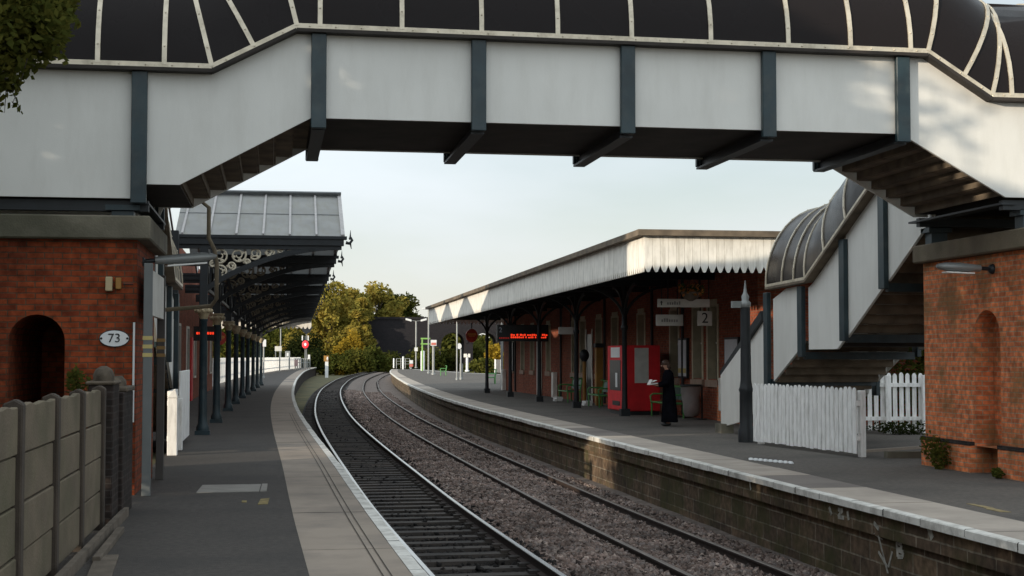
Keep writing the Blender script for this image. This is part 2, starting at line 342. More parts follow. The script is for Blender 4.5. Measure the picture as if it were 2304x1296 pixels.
def text(s, size, mtl, parent, M4, name='lettering', depth=.004, spacing=1.0):
    """lettering mesh laid out by matrix M4 (text x right, y up, z out of the sign)"""
    cu = bpy.data.curves.new('t', 'FONT'); cu.body = s; cu.size = size; cu.align_x = 'CENTER'; cu.align_y = 'CENTER'; cu.extrude = depth; cu.space_character = spacing
    to = bpy.data.objects.new('t', cu); COL.objects.link(to)
    dg = bpy.context.evaluated_depsgraph_get(); me = bpy.data.meshes.new_from_object(to.evaluated_get(dg))
    bpy.data.objects.remove(to); bpy.data.curves.remove(cu)
    off = base_of(parent); me.transform(Matrix.Translation(-Vector(off)) @ M4)
    me.materials.clear(); me.materials.append(mtl); me.name = name
    o = bpy.data.objects.new(name, me); COL.objects.link(o); o.parent = parent; return o
def frame(o, x, y):
    x = Vector(x).normalized(); y = Vector(y).normalized(); z = x.cross(y); m = Matrix.Identity(4)
    for i, c in enumerate((x, y, z, Vector(o))):
        for j in range(3): m[j][i] = c[j]
    return m
def lerp(a, b, t): return a+(b-a)*t
def interp(tab):
    xs = np.array([a for a, _ in tab], float); ys = np.array([b for _, b in tab], float)
    m = np.zeros(len(xs)); d = np.diff(ys)/np.diff(xs); m[1:-1] = (d[:-1]*np.diff(xs)[1:]+d[1:]*np.diff(xs)[:-1])/(xs[2:]-xs[:-2]); m[0] = d[0]; m[-1] = d[-1]
    def f(x):
        i = int(np.clip(np.searchsorted(xs, x)-1, 0, len(xs)-2)); hh = xs[i+1]-xs[i]; t = (x-xs[i])/hh
        return ((2*t**3-3*t*t+1)*ys[i]+(t**3-2*t*t+t)*hh*m[i]+(-2*t**3+3*t*t)*ys[i+1]+(t**3-t*t)*hh*m[i+1])
    return f

# ------------------------------------------------------------------ alignment curves (x as a function of distance along)
S = interp([(-14,.95),(0,.62),(10,.38),(17,.20),(24,.05),(34,0),(44,0),(52,.04),(63,.19),(79,.62),(100,1.4),(115,2.1),(145,3.95),(167,5.5),(200,8.4),(260,15),(330,25)])
LE = interp([(-14,1.75),(0,1.5),(12,1.29),(16,1.23),(24.6,1.15),(36.4,1.01),(50,.93),(62,.97),(74,1.09),(97,1.5),(125,2.15),(154,3.0),(190,4.2),(217.6,5.4),(240,6.6),(256,7.6)])
RE = interp([(-14,7.5),(0,7.3),(13,7.14),(24,7.14),(40,7.14),(54,7.2),(63,7.38),(76,7.85),(89,8.45),(115,9.9),(142,11.6),(165,13.1),(186,14.7),(215,17.3)])
ZT = [-.75, -.75, -.90, -.95]; RX = [1.67, 3.18, 4.95, 6.36]
def linear(tab):
    xs = [a for a, _ in tab]; ys = [b for _, b in tab]
    return lambda x: float(np.interp(x, xs, ys))
def samples(a, b, near=1.0, far=4.0):
    out = [a]
    while out[-1] < b: out.append(min(b, out[-1]+lerp(near, far, min(1, max(0, out[-1]-20)/180))))
    return out

# ------------------------------------------------------------------ ground, track bed
g = MB(); xs = [-1500,-300,-60,-25]; 
g.quad((-2500,-300,-1.45),(2500,-300,-1.45),(2500,4000,-1.45),(-2500,4000,-1.45))
tag(g.build('ground', M['earth']), kind='structure')
W = samples(-14, 320, .6, 4)
bed = MB(); rows = []
prof = [(-.62,-1.0,1),(-.2,-1.0,1),(.15,-.985,1),(.75,-.975,1),(1.35,-.985,1),(1.66,-.95,1),(1.95,-.90,1),(2.15,-.885,0),(2.7,-.90,0),(3.1,-.99,0),(3.5,-1.06,0),(4.0,-1.07,0),(4.5,-1.08,0),(5.0,-1.07,0),(5.5,-1.06,0),(6.3,-1.08,0)]
for wv in W:
    rows.append([(1.67+S(wv)+dx, wv, z+.02*mnoise.noise((dx*3, wv*1.5, 0))) for dx, z, _ in prof])
vs = [p for r in rows for p in r]; n = len(prof)
for i in range(len(rows)-1):
    for j in range(n-1):
        pass
bed.v = vs
for i in range(len(rows)-1):
    for j in range(n-1):
        bed.f.append((i*n+j, i*n+j+1, (i+1)*n+j+1, (i+1)*n+j)); bed.m.append(1 if prof[j][2] and prof[j+1][2] else 0); bed.sm.append(True)
tag(bed.build('trackbed', [M['ballast'], M['ballastD']]), kind='structure')

def railmesh(xo, zt, wmax, parent, topm):
    mb = MB(); Wr = samples(-14, wmax, 1.0, 3.0)
    pr = [(-.07,-.16),(.07,-.16),(.07,-.145),(.012,-.125),(.012,-.045),(.036,-.035),(.036,-.006),(.028,0),(-.028,0),(-.036,-.006),(-.036,-.035),(-.012,-.045),(-.012,-.125),(-.07,-.145)]
    m = len(pr); vs = [(xo+S(y)+a, y, zt+b) for y in Wr for a, b in pr]
    for i in range(len(Wr)-1):
        for k in range(m):
            mb.f.append((i*m+k, i*m+(k+1)%m, (i+1)*m+(k+1)%m, (i+1)*m+k)); mb.m.append(1 if k in (6,7,8) else 0); mb.sm.append(False)
    mb.v = vs
    return mb.build('rail', [M['rust'], topm], parent)
for ti, (a, b, lab) in enumerate([(0, 1, 'railway track with shiny rails and dark oily sleepers beside the left platform'), (2, 3, 'duller railway track in pale gravel beside the right platform wall')]):
    tr = thing('railway_track', (RX[a], 12, ZT[a]-.17), lab, 'railway track', 'railway tracks between the platforms')
    mt_ = M['railtop'] if ti == 0 else M['railold']; railmesh(RX[a], ZT[a], 320, tr, mt_); railmesh(RX[b], ZT[b], 320, tr, mt_)
    y = 11.0; k = 0; rest = MB(); rnd = random.Random(3+ti)
    while y < 230:
        sl = (S(y+.5)-S(y-.5)); d = Vector((sl, 1, 0)).normalized(); r = Vector((d.y, -d.x, 0)); 
        dz = (ZT[b]-ZT[a])/(RX[b]-RX[a]); r2 = Vector((r.x, r.y, dz)).normalized()
        c = Vector(((RX[a]+RX[b])/2+S(y), y, (ZT[a]+ZT[b])/2-.165-.065+rnd.uniform(-.008,.008)))
        mbx = MB() if k < 80 else rest
        L_ = 1.25+rnd.uniform(-.03,.03); mbx.obox(c, r2*L_, d*.125, Vector((0,0,1))*.065)
        # chairs that hold the rails
        for q in (a, b):
            mbx.obox((RX[q]+S(y), y, ZT[q]-.15), r2*.16, d*.07, Vector((0,0,1))*.03)
        if k < 80: mbx.build('sleeper', M['sleeper'], tr)
        k += 1; y += .66
    o = rest.build('sleeper', M['sleeper'], tr); o['kind'] = 'stuff'

# loose ballast stones: real lumps over the nearer track bed
def stones(name, spots, mtl, seed):
    rng = np.random.default_rng(seed); P = np.array(spots); N = len(P)
    oct_ = np.array([[1,0,0],[-1,0,0],[0,1,0],[0,-1,0],[0,0,1],[0,0,-1]], float)
    sz = rng.uniform(.022, .053, (N,1,1))*(1+np.clip((P[:,1]-45)/90, 0, .8))[:,None,None]; v = oct_[None]*rng.uniform(.6, 1.35, (N,6,1))*sz
    q = rng.normal(size=(N,4)); q /= np.linalg.norm(q, axis=1, keepdims=True); a,b,c,d = q.T
    Rm = np.stack([np.stack([1-2*(c*c+d*d),2*(b*c-a*d),2*(b*d+a*c)],-1),np.stack([2*(b*c+a*d),1-2*(b*b+d*d),2*(c*d-a*b)],-1),np.stack([2*(b*d-a*c),2*(c*d+a*b),1-2*(b*b+c*c)],-1)],1)
    v = np.einsum('nij,nkj->nki', Rm, v)+P[:,None,:]
    tri = np.array([[0,2,4],[2,1,4],[1,3,4],[3,0,4],[2,0,5],[1,2,5],[3,1,5],[0,3,5]])
    f = (tri[None]+np.arange(N)[:,None,None]*6).reshape(-1)
    me = bpy.data.meshes.new(name); me.vertices.add(N*6); me.vertices.foreach_set('co', v.reshape(-1)); me.loops.add(len(f)); me.loops.foreach_set('vertex_index', f.astype(np.int32))
    me.polygons.add(N*8); me.polygons.foreach_set('loop_start', np.arange(N*8, dtype=np.int32)*3)
    me.update(calc_edges=True); me.validate(); me.materials.append(mtl)
    o = bpy.data.objects.new(name, me); COL.objects.link(o); return o
def stonemat(name, cols):
    m = bpy.data.materials.new(name); m.use_nodes = True; t = m.node_tree; L = t.links.new; b = t.nodes['Principled BSDF']; b.inputs['Roughness'].default_value = .9; b.inputs['Specular IOR Level'].default_value = .2
    g_ = t.nodes.new('ShaderNodeNewGeometry'); r = t.nodes.new('ShaderNodeValToRGB'); e = r.color_ramp.elements
    while len(e) < len(cols): e.new(.5)
    for i, c in enumerate(cols): e[i].position = i/(len(cols)-1); e[i].color = c+(1,)
    L(g_.outputs['Random Per Island'], r.inputs[0])
    n_ = t.nodes.new('ShaderNodeTexNoise'); n_.inputs['Scale'].default_value = 1.1; n_.inputs['Detail'].default_value = 5; L(g_.outputs['Position'], n_.inputs['Vector'])
    mr = t.nodes.new('ShaderNodeMapRange'); mr.inputs[1].default_value = .35; mr.inputs[2].default_value = .68; mr.inputs[3].default_value = .5; mr.inputs[4].default_value = 1.15; L(n_.outputs[0], mr.inputs[0])
    vm = t.nodes.new('ShaderNodeVectorMath'); vm.operation = 'SCALE'; L(r.outputs[0], vm.inputs[0]); L(mr.outputs[0], vm.inputs['Scale']); L(vm.outputs[0], b.inputs['Base Color'])
    return m
M['stoneA'] = stonemat('ballast stone', [(.04,.03,.027),(.17,.122,.102),(.27,.195,.165),(.19,.16,.15),(.42,.33,.28)])
M['stoneD'] = stonemat('oily ballast stone', [(.010,.009,.009),(.022,.019,.018),(.035,.03,.027),(.016,.014,.014)])
rnd = random.Random(11); A = []; D = []
def bedz(dx):
    for i in range(len(prof)-1):
        if prof[i][0] <= dx <= prof[i+1][0]:
            return lerp(prof[i][1], prof[i+1][1], (dx-prof[i][0])/(prof[i+1][0]-prof[i][0]))
    return -1.05
wv = 15.0
while wv < 118:
    dens = 330 if wv < 26 else (190 if wv < 40 else (100 if wv < 60 else 55))
    for _ in range(int(dens*5.1*.5)):
        y = wv+rnd.uniform(0, .5); dx = rnd.uniform(1.75, 5.35)
        if any(abs(dx-(q-1.67)) < .07 for q in RX): continue
        z = bedz(dx)+rnd.uniform(-.005, .022)
        A.append((1.67+S(y)+dx, y, z))
    for _ in range(int(dens*2.2*.42)):
        y = wv+rnd.uniform(0, .5); dx = rnd.uniform(-.45, 1.85)
        if abs(dx) < .07 or abs(dx-1.51) < .07: continue
        D.append((1.67+S(y)+dx, y, bedz(dx)+(rnd.uniform(-.02, .03) if rnd.random() < .95 else rnd.uniform(.03, .07))))
    wv += .5
tag(stones('ballast_stones', A, M['stoneA'], 1), 'pinkish grey loose ballast stones around the far track', 'ballast', kind='stuff')
tag(stones('oily_ballast_stones', D, M['stoneD'], 2), 'black oily ballast stones between the near rails', 'ballast', kind='stuff')

# ------------------------------------------------------------------ platforms
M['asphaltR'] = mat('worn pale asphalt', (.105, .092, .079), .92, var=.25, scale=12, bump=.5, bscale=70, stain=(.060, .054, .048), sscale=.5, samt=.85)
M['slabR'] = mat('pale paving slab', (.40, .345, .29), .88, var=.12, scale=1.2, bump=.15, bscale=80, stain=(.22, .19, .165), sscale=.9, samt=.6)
def platform_mesh(E, wmax, outer, sgn, label=None):
    """E: edge curve; outer(w): x of the far side of the surface; sgn: +1 surface lies at larger x"""
    root = thing('platform', (E(14)+sgn*1.5, 14, 0), None, None); tag(root, kind='structure')
    Wp = samples(-14, wmax, .9, 3.0)
    nos, slab = .13, .97
    top = MB(); A_ = [(E(y)+sgn*slab, y, 0) for y in Wp]; B_ = [(outer(y), y, 0) for y in Wp]
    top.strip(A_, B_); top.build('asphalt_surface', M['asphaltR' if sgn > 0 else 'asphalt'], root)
    # white painted nosing: top and front
    e = MB(); y = -14.0; re_ = random.Random(31)
    while y < wmax-.2:
        ln = min(re_.uniform(.85, 1.15) if y < 70 else 4.0, wmax-y); q = [y+ln*t for t in (0,.34,.67)]+[y+ln-(.014 if y < 70 else 0)]; o_ = re_.uniform(-.006,.006); zt = .006+re_.uniform(-.002,.003); zb = -.085+re_.uniform(-.012,.006)
        a = [(E(v)+sgn*o_, v, zt-.012) for v in q]; a2 = [(E(v)+sgn*(o_+.014), v, zt) for v in q]; b_ = [(E(v)+sgn*nos, v, zt) for v in q]; c = [(E(v)+sgn*o_, v, zb) for v in q]; d_ = [(E(v)+sgn*.25, v, zb) for v in q]
        e.strip(a2, b_); e.strip(a, a2); e.strip(a, c); e.strip(c, d_); y += ln
    jb = MB(); jb.strip([(E(y)+sgn*.03, y, -.004) for y in Wp], [(E(y)+sgn*.03, y, -.08) for y in Wp]); jb.strip([(E(y)+sgn*.03, y, -.004) for y in Wp], [(E(y)+sgn*.14, y, -.004) for y in Wp]); jb.build('edge_joints', M['concpost'], root)
    e.build('edge_line', M['edge'], root)
    # paving slabs, each a little different, with dark joints between
    sl = MB(); y = -14.0; rn = random.Random(5 if sgn > 0 else 6); k = 0
    while y < wmax-1:
        ln = rn.choice([1.5, 1.8, 1.8, 2.1]) if y < 60 else 3.6
        ln = min(ln, wmax-y); y1 = y+ln-.012; nn = 3; tz = rn.uniform(-.002, .003)
        ys = [lerp(y, y1, i/nn) for i in range(nn+1)]
        mi = 1 if rn.random() < .16 else 0
        sl.strip([(E(q)+sgn*(nos+.004), q, .003+tz) for q in ys], [(E(q)+sgn*slab, q, .003+tz) for q in ys], mi)
        y += ln; k += 1
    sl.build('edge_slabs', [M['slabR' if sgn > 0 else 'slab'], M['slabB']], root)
    j = MB(); j.strip([(E(y)+sgn*.1, y, -.001) for y in Wp], [(E(y)+sgn*(slab+.02), y, -.001) for y in Wp]); j.build('slab_joints', M['concpost'], root)
    # two dark grooves worn along the slabs
    if sgn < 0:
        gr = MB()
        for off in (.30, .37): gr.strip([(E(y)+sgn*off, y, .0085) for y in Wp if y < 48], [(E(y)+sgn*(off+.012), y, .0085) for y in Wp if y < 48])
        gr.build('slab_grooves', M['concpost'], root)
    # wall below, corbelled course under the coping
    wl = MB(); o1 = .10; o2 = .20
    for (oa, za, ob, zb) in ((o1,-.085,o1,-.36),(o1,-.36,o2,-.36),(o2,-.36,o2,-1.5)):
        wl.strip([(E(y)+sgn*oa, y, za) for y in Wp], [(E(y)+sgn*ob, y, zb) for y in Wp])
    ye = Wp[-1]; wl.quad((E(ye)+sgn*.1, ye, -.085), (outer(ye), ye, -.085), (outer(ye), ye, -1.5), (E(ye)+sgn*.1, ye, -1.5))
    wl.build('platform_wall', M['brickD'] if sgn < 0 else M['platwall'], root)
    return root
plL = platform_mesh(LE, 256, linear([(-14,-1.9),(30,-1.95),(36,-6),(85,-6),(90,-4.6),(128,-3.4),(190,0),(235,4.2),(256,6.4)]), -1)
plR = platform_mesh(RE, 215, linear([(-14,40),(85,40),(95,27),(120,25.4),(150,23.6),(165,21.8),(190,20.9),(215,20.6)]), 1)
# far kerb of the island platform, painted pale
kb = MB(); oR = linear([(-14,40),(85,40),(95,27),(120,25.4),(150,23.6),(165,21.8),(190,20.9),(215,20.6)])
ys = [y for y in samples(97, 214, 2, 3)]
kb.strip([(oR(y)-.5, y, .006) for y in ys], [(oR(y)+.02, y, .006) for y in ys]); kb.strip([(oR(y)+.02, y, .006) for y in ys], [(oR(y)+.02, y, -.9) for y in ys]); kb.build('edge_line', M['edge'], plR)
# ground behind the left fence, and a paler gravel strip beyond the island
lb = MB(); lb.strip([(-60,y,-.1) for y in (-40,30)], [(-1.93,y,-.1) for y in (-40,30)]); lb.strip([(-60,y,-.1) for y in (30,260)], [(-3.0,y,-.1) for y in (30,260)]); tag(lb.build('yard_ground', M['earth']), kind='structure')
br_ = MB(); yy = samples(100, 330, 4, 6); br_.strip([(oR(min(y,214))+.4+max(0,y-214)*.12, y, -1.05) for y in yy], [(oR(min(y,214))+9+max(0,y-214)*.2, y, -1.05) for y in yy]); tag(br_.build('branch_trackbed', M['ballast']), kind='structure')

# small marks on the platforms
def slabmark(name, pts, mtl, label, cat, z=.012):
    mb = MB(); mb.prism([(p[0], p[1], .0) for p in pts], (0, 0, z)); return tag(mb.build(name, mtl), label, cat)
M['manhole'] = mat('pale cover slab', (.26, .245, .22), .8, var=.12, scale=4)
mh = thing('cover_slab', (-.53, 20.5, 0), 'pale rectangular cover slab set in the left asphalt platform', 'cover')
MB().prism([(-.98,19.95,0),(-.16,20.0,0),(-.14,21.1,0),(-.95,21.1,0)], (0,0,.008)).build('slab', M['manhole'], mh)
MB().prism([(-.145,20.0,0),(-.06,20.05,0),(-.05,21.1,0),(-.125,21.1,0)], (0,0,.014)).build('frame_strip', M['manhole'], mh)
tg = thing('painted_mark', (-.1, 18.6, 0), 'small yellow painted mark on the left platform asphalt', 'painted mark')
mb = MB(); mb.prism([(-.16,18.25,0),(-.04,18.3,0),(-.02,19.05,0),(-.13,18.95,0)], (0,0,.006)); mb.prism([(-.36,18.55,0),(-.30,18.55,0),(-.30,18.75,0),(-.36,18.75,0)], (0,0,.006))
M['yworn'] = mat('worn yellow paint', (.20, .15, .05), .8, var=.5, scale=9); mb.build('paint', M['yworn'], tg)
mb = MB(); rn = random.Random(4)
mb.prism([(8.36,16.0,0),(8.47,15.95,0),(8.46,16.3,0),(8.50,16.45,0),(8.48,16.9,0),(8.41,16.95,0),(8.40,16.5,0),(8.35,16.3,0)], (0,0,.006))
M['ypaint'] = mat('yellow stencil paint', (.27, .21, .10), .8, var=.4, scale=9)
tag(mb.build('yellow_stencil', M['ypaint']), 'worn yellow stencil marks on the right platform asphalt near the frame edge', 'painted mark')
mb = MB()
for i in range(9):
    for j in range(3): mb.lathe(8.28+i*.048+j*.05, 24.75-i*.12+j*.16, [(.045,.0),(.045,.01),(.02,.018)], 6)
tag(mb.build('stud_patch', M['signwhite']), 'patch of small white studs on the right platform in front of the picket fence', 'stud patch')

# ------------------------------------------------------------------ footbridge
YN, YF = 19.64, 22.74                       # near and far faces of the span
FB = thing('footbridge', (4, 21, 0), 'covered footbridge with white side panels, dark posts and a smoked barrel roof across both tracks', 'footbridge')
def panel(poly, y, t=.05, axis='y', flip=1):
    mb = MB()
    if axis == 'y': mb.prism([(a, y, z) for a, z in poly], (0, t*flip, 0))
    else: mb.prism([(y, a, z) for a, z in poly], (t*flip, 0, 0))
    return mb.build('side_panel', M['white'], FB)
RIM = [(-5.2,5.56),(-.81,5.56),(.29,6.14),(9.18,6.10),(10.15,5.50),(13.95,5.50)]
BOT = [(-5.2,3.87),(-1.72,3.87),(-1.64,4.06),(-1.22,4.06),(.49,4.99),(8.82,4.98),(8.98,4.90),(10.42,4.10),(13.9,4.10)]
def zi(tab, x):
    for (a, za), (b, zb) in zip(tab, tab[1:]):
        if a <= x <= b: return lerp(za, zb, (x-a)/(b-a))
    return tab[0][1] if x < tab[0][0] else tab[-1][1]
PX = [-5.2,-1.735,.585,2.737,4.812,6.842,8.83,13.9]        # panel joints where the posts stand
for y, fl in ((YN, 1), (YF, -1)):
    for i in range(len(PX)-1):
        a, b = PX[i]+.02, PX[i+1]-.02
        if y == YF and (i == 0): a = -4.85
        if y == YF and b > 13: b = 10.66
        if y == YF and i == 0: b = -1.77
        xs_ = sorted(set([a, b]+[q for q, _ in RIM if a < q < b])); xb = sorted(set([a, b]+[q for q, _ in BOT if a < q < b]))
        if b > a: panel([(q, zi(BOT, q)) for q in xb]+[(q, zi(RIM, q)-.02) for q in reversed(xs_)], y, .05, 'y', fl)
# posts on the near and far faces
for y, s_ in ((YN, -1), (YF, 1)):
    for px_, z0 in ((-1.735,3.80),(.585,4.84),(2.737,4.86),(4.812,4.87),(6.842,4.87),(8.83,4.85)):
        mb = MB(); yy = y+s_*.03; zt = zi(RIM, px_)-.03
        mb.box(px_-.10, px_+.10, min(yy, yy+s_*.09), max(yy, yy+s_*.09), z0, zt)
        mb.box(px_-.06, px_+.06, min(y, yy), max(y, yy), z0+.02, zt-.01)
        mb.build('post', M['blue'], FB, .008)
# bolted rim under the glazing
for y, s_ in ((YN, -1), (YF, 1)):
    rim = MB(); led = MB()
    for (a, za), (b, zb) in zip(RIM, RIM[1:]):
        led.bar((a, y+s_*.085, za-.005), (b, y+s_*.085, zb-.005), .20, .045)
        rim.bar((a, y+s_*.165, za+.045), (b, y+s_*.165, zb+.045), .03, .075)
        L_ = math.hypot(b-a, zb-za); nb = int(L_/.33)
        for k in range(nb):
            t = (k+.5)/nb; q = Vector((lerp(a,b,t), y+s_*.185, lerp(za,zb,t)+.045)); rim.ball(q, .014, 0, 6, 4)
    led.build('ledge', M['under'], FB); rim.build('bolted_rim', M['alu'], FB, .004)
# floor, cross beams, stepped soffits
fl = MB()
fl.box(.49, 8.95, YN+.08, YF-.08, 5.0, 5.10); fl.box(-5.1, -1.22, YN+.08, YF-.08, 4.06, 4.16); fl.box(10.45, 13.85, YN+.08, YF-.08, 4.14, 4.24)
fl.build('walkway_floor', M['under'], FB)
def soffit(name, x0, z0, x1, z1, n, a0, a1, axis='x'):
    mb = MB()
    for k in range(n):
        xa, xb = lerp(x0, x1, k/n), lerp(x0, x1, (k+1)/n); za, zb = lerp(z0, z1, k/n), lerp(z0, z1, (k+1)/n)
        zt = max(za, zb)
        lo, hi = min(xa, xb), max(xa, xb)
        if axis == 'x': mb.box(lo, hi-.004, a0, a1, zt-.03, zt+.03); mb.box(lo if za < zb else hi-.035, (lo+.03) if za < zb else hi-.005, a0, a1, min(za,zb)-.02, zt-.032)
        else: mb.box(a0, a1, lo, hi-.004, zt-.03, zt+.03); mb.box(a0, a1, hi-.035, hi-.005, min(za,zb)-.02, zt-.032)
    return mb.build(name, M['step'], FB)
soffit('stair_treads', -1.22, 4.10, .49, 5.03, 7, YN+.08, YF-.08); soffit('stair_treads', 8.95, 4.98, 10.45, 4.16, 6, YN+.08, YF-.08)
for px_ in (.585, 2.737, 4.812, 6.842, 8.83):
    mb = MB(); mb.box(px_-.09, px_+.09, YN+.02, YF+.10, 4.83, 4.86); mb.box(px_-.02, px_+.02, YN+.02, YF+.1, 4.865, 4.985)
    mb.build('cross_beam', M['dark'], FB)
for px_, z in ((-1.735, 3.83), (10.5, 4.03)):
    mb = MB(); mb.box(px_-.12, px_+.12, YN+.06, YF+.1, z-.03, z); mb.build('cross_beam', M['dark'], FB)
# edge girders under the landings
for x0, x1, z in ((-5.1,-1.62,3.80), (10.43,13.85,4.02)):
    for y in (YN+.16, YF-.16):
        mb = MB(); mb.box(x0, x1, y-.06, y+.06, z-.09, z+.05); mb.build('landing_girder', M['dark'], FB)
# barrel roof: hoops lean square to the slope, mitred at the bends
YC, RR, RISE = (YN+YF)/2, (YF-YN)/2+.16, 1.71
def slope_ang(tab, x):
    for k, ((a, za), (b, zb)) in enumerate(zip(tab, tab[1:])):
        if abs(x-b) < .03 and k+2 < len(tab):
            c, zc = tab[k+2]; return (math.atan2(zb-za, b-a)+math.atan2(zc-zb, c-b))/2
        if a <= x <= b+1e-6: return math.atan2(zb-za, b-a)
    return 0
def hoop(c, cross, up, r, rise, n=22):
    return [Vector(c)+Vector(cross)*(-math.cos(math.pi*i/n))*r+Vector(up)*(rise*math.sin(math.pi*i/n)) for i in range(n+1)]
def hoops_x(xs_, tab, r, rise, yc=YC, n=22):
    out = []
    for x in xs_:
        a = slope_ang(tab, x); k = 1/max(.8, math.cos(a)) if any(abs(x-q)<.03 for q,_ in tab) else 1
        out.append(hoop((x, yc, zi(tab, x)+.05), (0,1,0), (-math.sin(a), 0, math.cos(a)), r, rise*k, n))
    return out
def barrel(hs, parent):
    mb = MB(); m = len(hs[0]); mb.v = [p for hh in hs for p in hh]
    for i in range(len(hs)-1):
        for j in range(m-1): mb.f.append((i*m+j, i*m+j+1, (i+1)*m+j+1, (i+1)*m+j)); mb.m.append(0); mb.sm.append(True)
    return mb.build('barrel_glazing', M['smoke'], parent)
def rib(h_, ax, wd, parent):
    """flat strip bent over the glazing"""
    mb = MB(); ax = Vector(ax).normalized()*wd/2; m = len(h_); out = []
    for i, p in enumerate(h_):
        d = (h_[min(i+1,m-1)]-h_[max(i-1,0)]).normalized(); nn_ = d.cross(ax).normalized()
        if nn_.dot(p-(h_[0]+h_[-1])/2) < 0: nn_ = -nn_
        out.append((p+ax+nn_*.004, p-ax+nn_*.004, p-ax+nn_*.026, p+ax+nn_*.026))
    mb.v = [q for o in out for q in o]
    for i in range(m-1):
        for a in range(4): mb.f.append((i*4+a, i*4+(a+1)%4, (i+1)*4+(a+1)%4, (i+1)*4+a)); mb.m.append(0); mb.sm.append(False)
    for i in range(1, m-1, 2):
        c = sum((Vector(q) for q in out[i][2:]), Vector())/2; mb.ball(c, .014, 0, 5, 4)
    return mb.build('roof_rib', M['alu'], parent)
RXS = [-5.15,-4.2,-3.1,-2.263,-1.419,-.81,-.27,.29,.595,1.685,2.764,3.813,4.848,5.977,7.101,8.019,8.918,9.18,9.72,10.15,10.45,11.4,12.6,13.85]
hs = hoops_x(RXS, RIM, RR, RISE); barrel(hs, FB)
for x, hh in zip(RXS, hs):
    a = slope_ang(RIM, x); rib(hh, (math.cos(a), 0, math.sin(a)), .062, FB)
# flights that turn along the platforms: right one seen from its track side, left one its mirror image behind the pier
def flight(x0, sgn, dz):
    XF, XO = x0, x0+sgn*2.4
    rim = [(22.9,5.50),(23.35,5.50),(24.8,4.82),(28.05,3.32),(30.43,3.28)]
    polys = [[(22.6,4.1),(24.4,3.13),(24.4,4.98),(23.3,5.46),(22.6,5.46)],
             [(24.62,3.04),(26.3,2.16),(26.3,4.10),(24.62,4.88)],
             [(26.42,2.14),(26.8,1.95),(28.3,1.95),(28.3,3.2),(28.05,3.28),(26.42,4.03)],
             [(28.9,1.93),(30.42,1.27),(30.42,3.05),(29.6,3.24),(28.9,3.26)],
             [(30.98,1.0),(31.95,.5),(31.95,2.28),(30.98,2.68)],
             [(32.0,.5),(33.8,.1),(33.8,1.35),(32.0,2.26)]]
    for p in polys[:5]:
        for xx, f_ in ((XF, sgn), (XO, -sgn)): panel([(a, z+dz) for a, z in p], xx, .05, 'x', f_)
    for y, z0, z1 in ((24.5,3.0,4.85),(26.34,2.10,4.02),(28.6,1.80,3.24),(30.7,.95,3.2)):
        for xx, s2 in ((XF, -sgn), (XO, sgn)):
            mb = MB(); a, b = xx+s2*.0, xx+s2*.09; mb.box(min(a,b), max(a,b), y-.13, y+.13, z0+dz, z1+dz); mb.build('post', M['blue'], FB, .008)
    lo, hi = min(XF, XO)+.08, max(XF, XO)-.08
    soffit('stair_treads', 26.75, 2.1+dz, 22.8, 4.2+dz, 12, lo, hi, 'y'); soffit('stair_treads', 32.6, .30+dz, 28.35, 2.1+dz, 11, lo, hi, 'y')
    mb = MB(); mb.box(lo, hi, 26.76, 28.34, 2.0+dz, 2.1+dz); mb.build('half_landing', M['under'], FB)
    for y, z in ((26.36,2.12),(28.6,1.80),(24.5,3.0),(30.6,1.22)):
        mb = MB(); mb.box(lo-.06, hi+.06, y-.07, y+.07, z-.05+dz, z+.10+dz); mb.build('cross_beam', M['blue'], FB)
    for xx, s2 in ((XF, -sgn), (XO, sgn)):
        r_ = MB(); l2 = MB()
        for (a, za), (b, zb) in zip(rim, rim[1:]):
            r_.bar((xx+s2*.165, a, za+.045+dz), (xx+s2*.165, b, zb+.045+dz), .03, .075); l2.bar((xx+s2*.085, a, za+dz), (xx+s2*.085, b, zb+dz), .20, .05)
        r_.build('bolted_rim', M['alu'], FB); l2.build('ledge', M['step'], FB)
    ys_ = [22.95,23.35,24.1,24.8,25.9,27.0,28.05,28.7,29.4,30.4]; hh_ = []
    xc = (XF+XO)/2
    for y in ys_:
        a = slope_ang(rim, y); hh_.append(hoop((xc, y, zi(rim, y)+.05+dz), (1,0,0), (0,-math.sin(a),math.cos(a)), 1.36, 1.72, 22))
    barrel(hh_, FB)
    for y, hp in zip(ys_[1:], hh_[1:]):
        a = slope_ang(rim, y); rib(hp, (0, math.cos(a), math.sin(a)), .055, FB)
    # handrail string at the foot
    for xx in ((XF-sgn*.02), )[:1 if sgn > 0 else 0]:
        mb = MB(); mb.bar((xx, 31.0, 2.72+dz), (xx, 34.0, 1.36+dz), .12, .20); mb.build('handrail', M['dark'], FB)
flight(10.7, 1, 0.0)
flight(-1.98, -1, -.1)
# white foot panel and newel at the bottom of the right stairs
mb = MB(); mb.prism([(10.58,32.35,.32),(10.58,33.85,.12),(10.58,33.85,1.36),(10.58,32.35,2.0)], (.05,0,0)); mb.build('side_panel', M['white'], FB)
mb = MB(); mb.box(10.45,10.75,33.4,33.9,0,.22); mb.build('newel_base', M['cap'], FB)

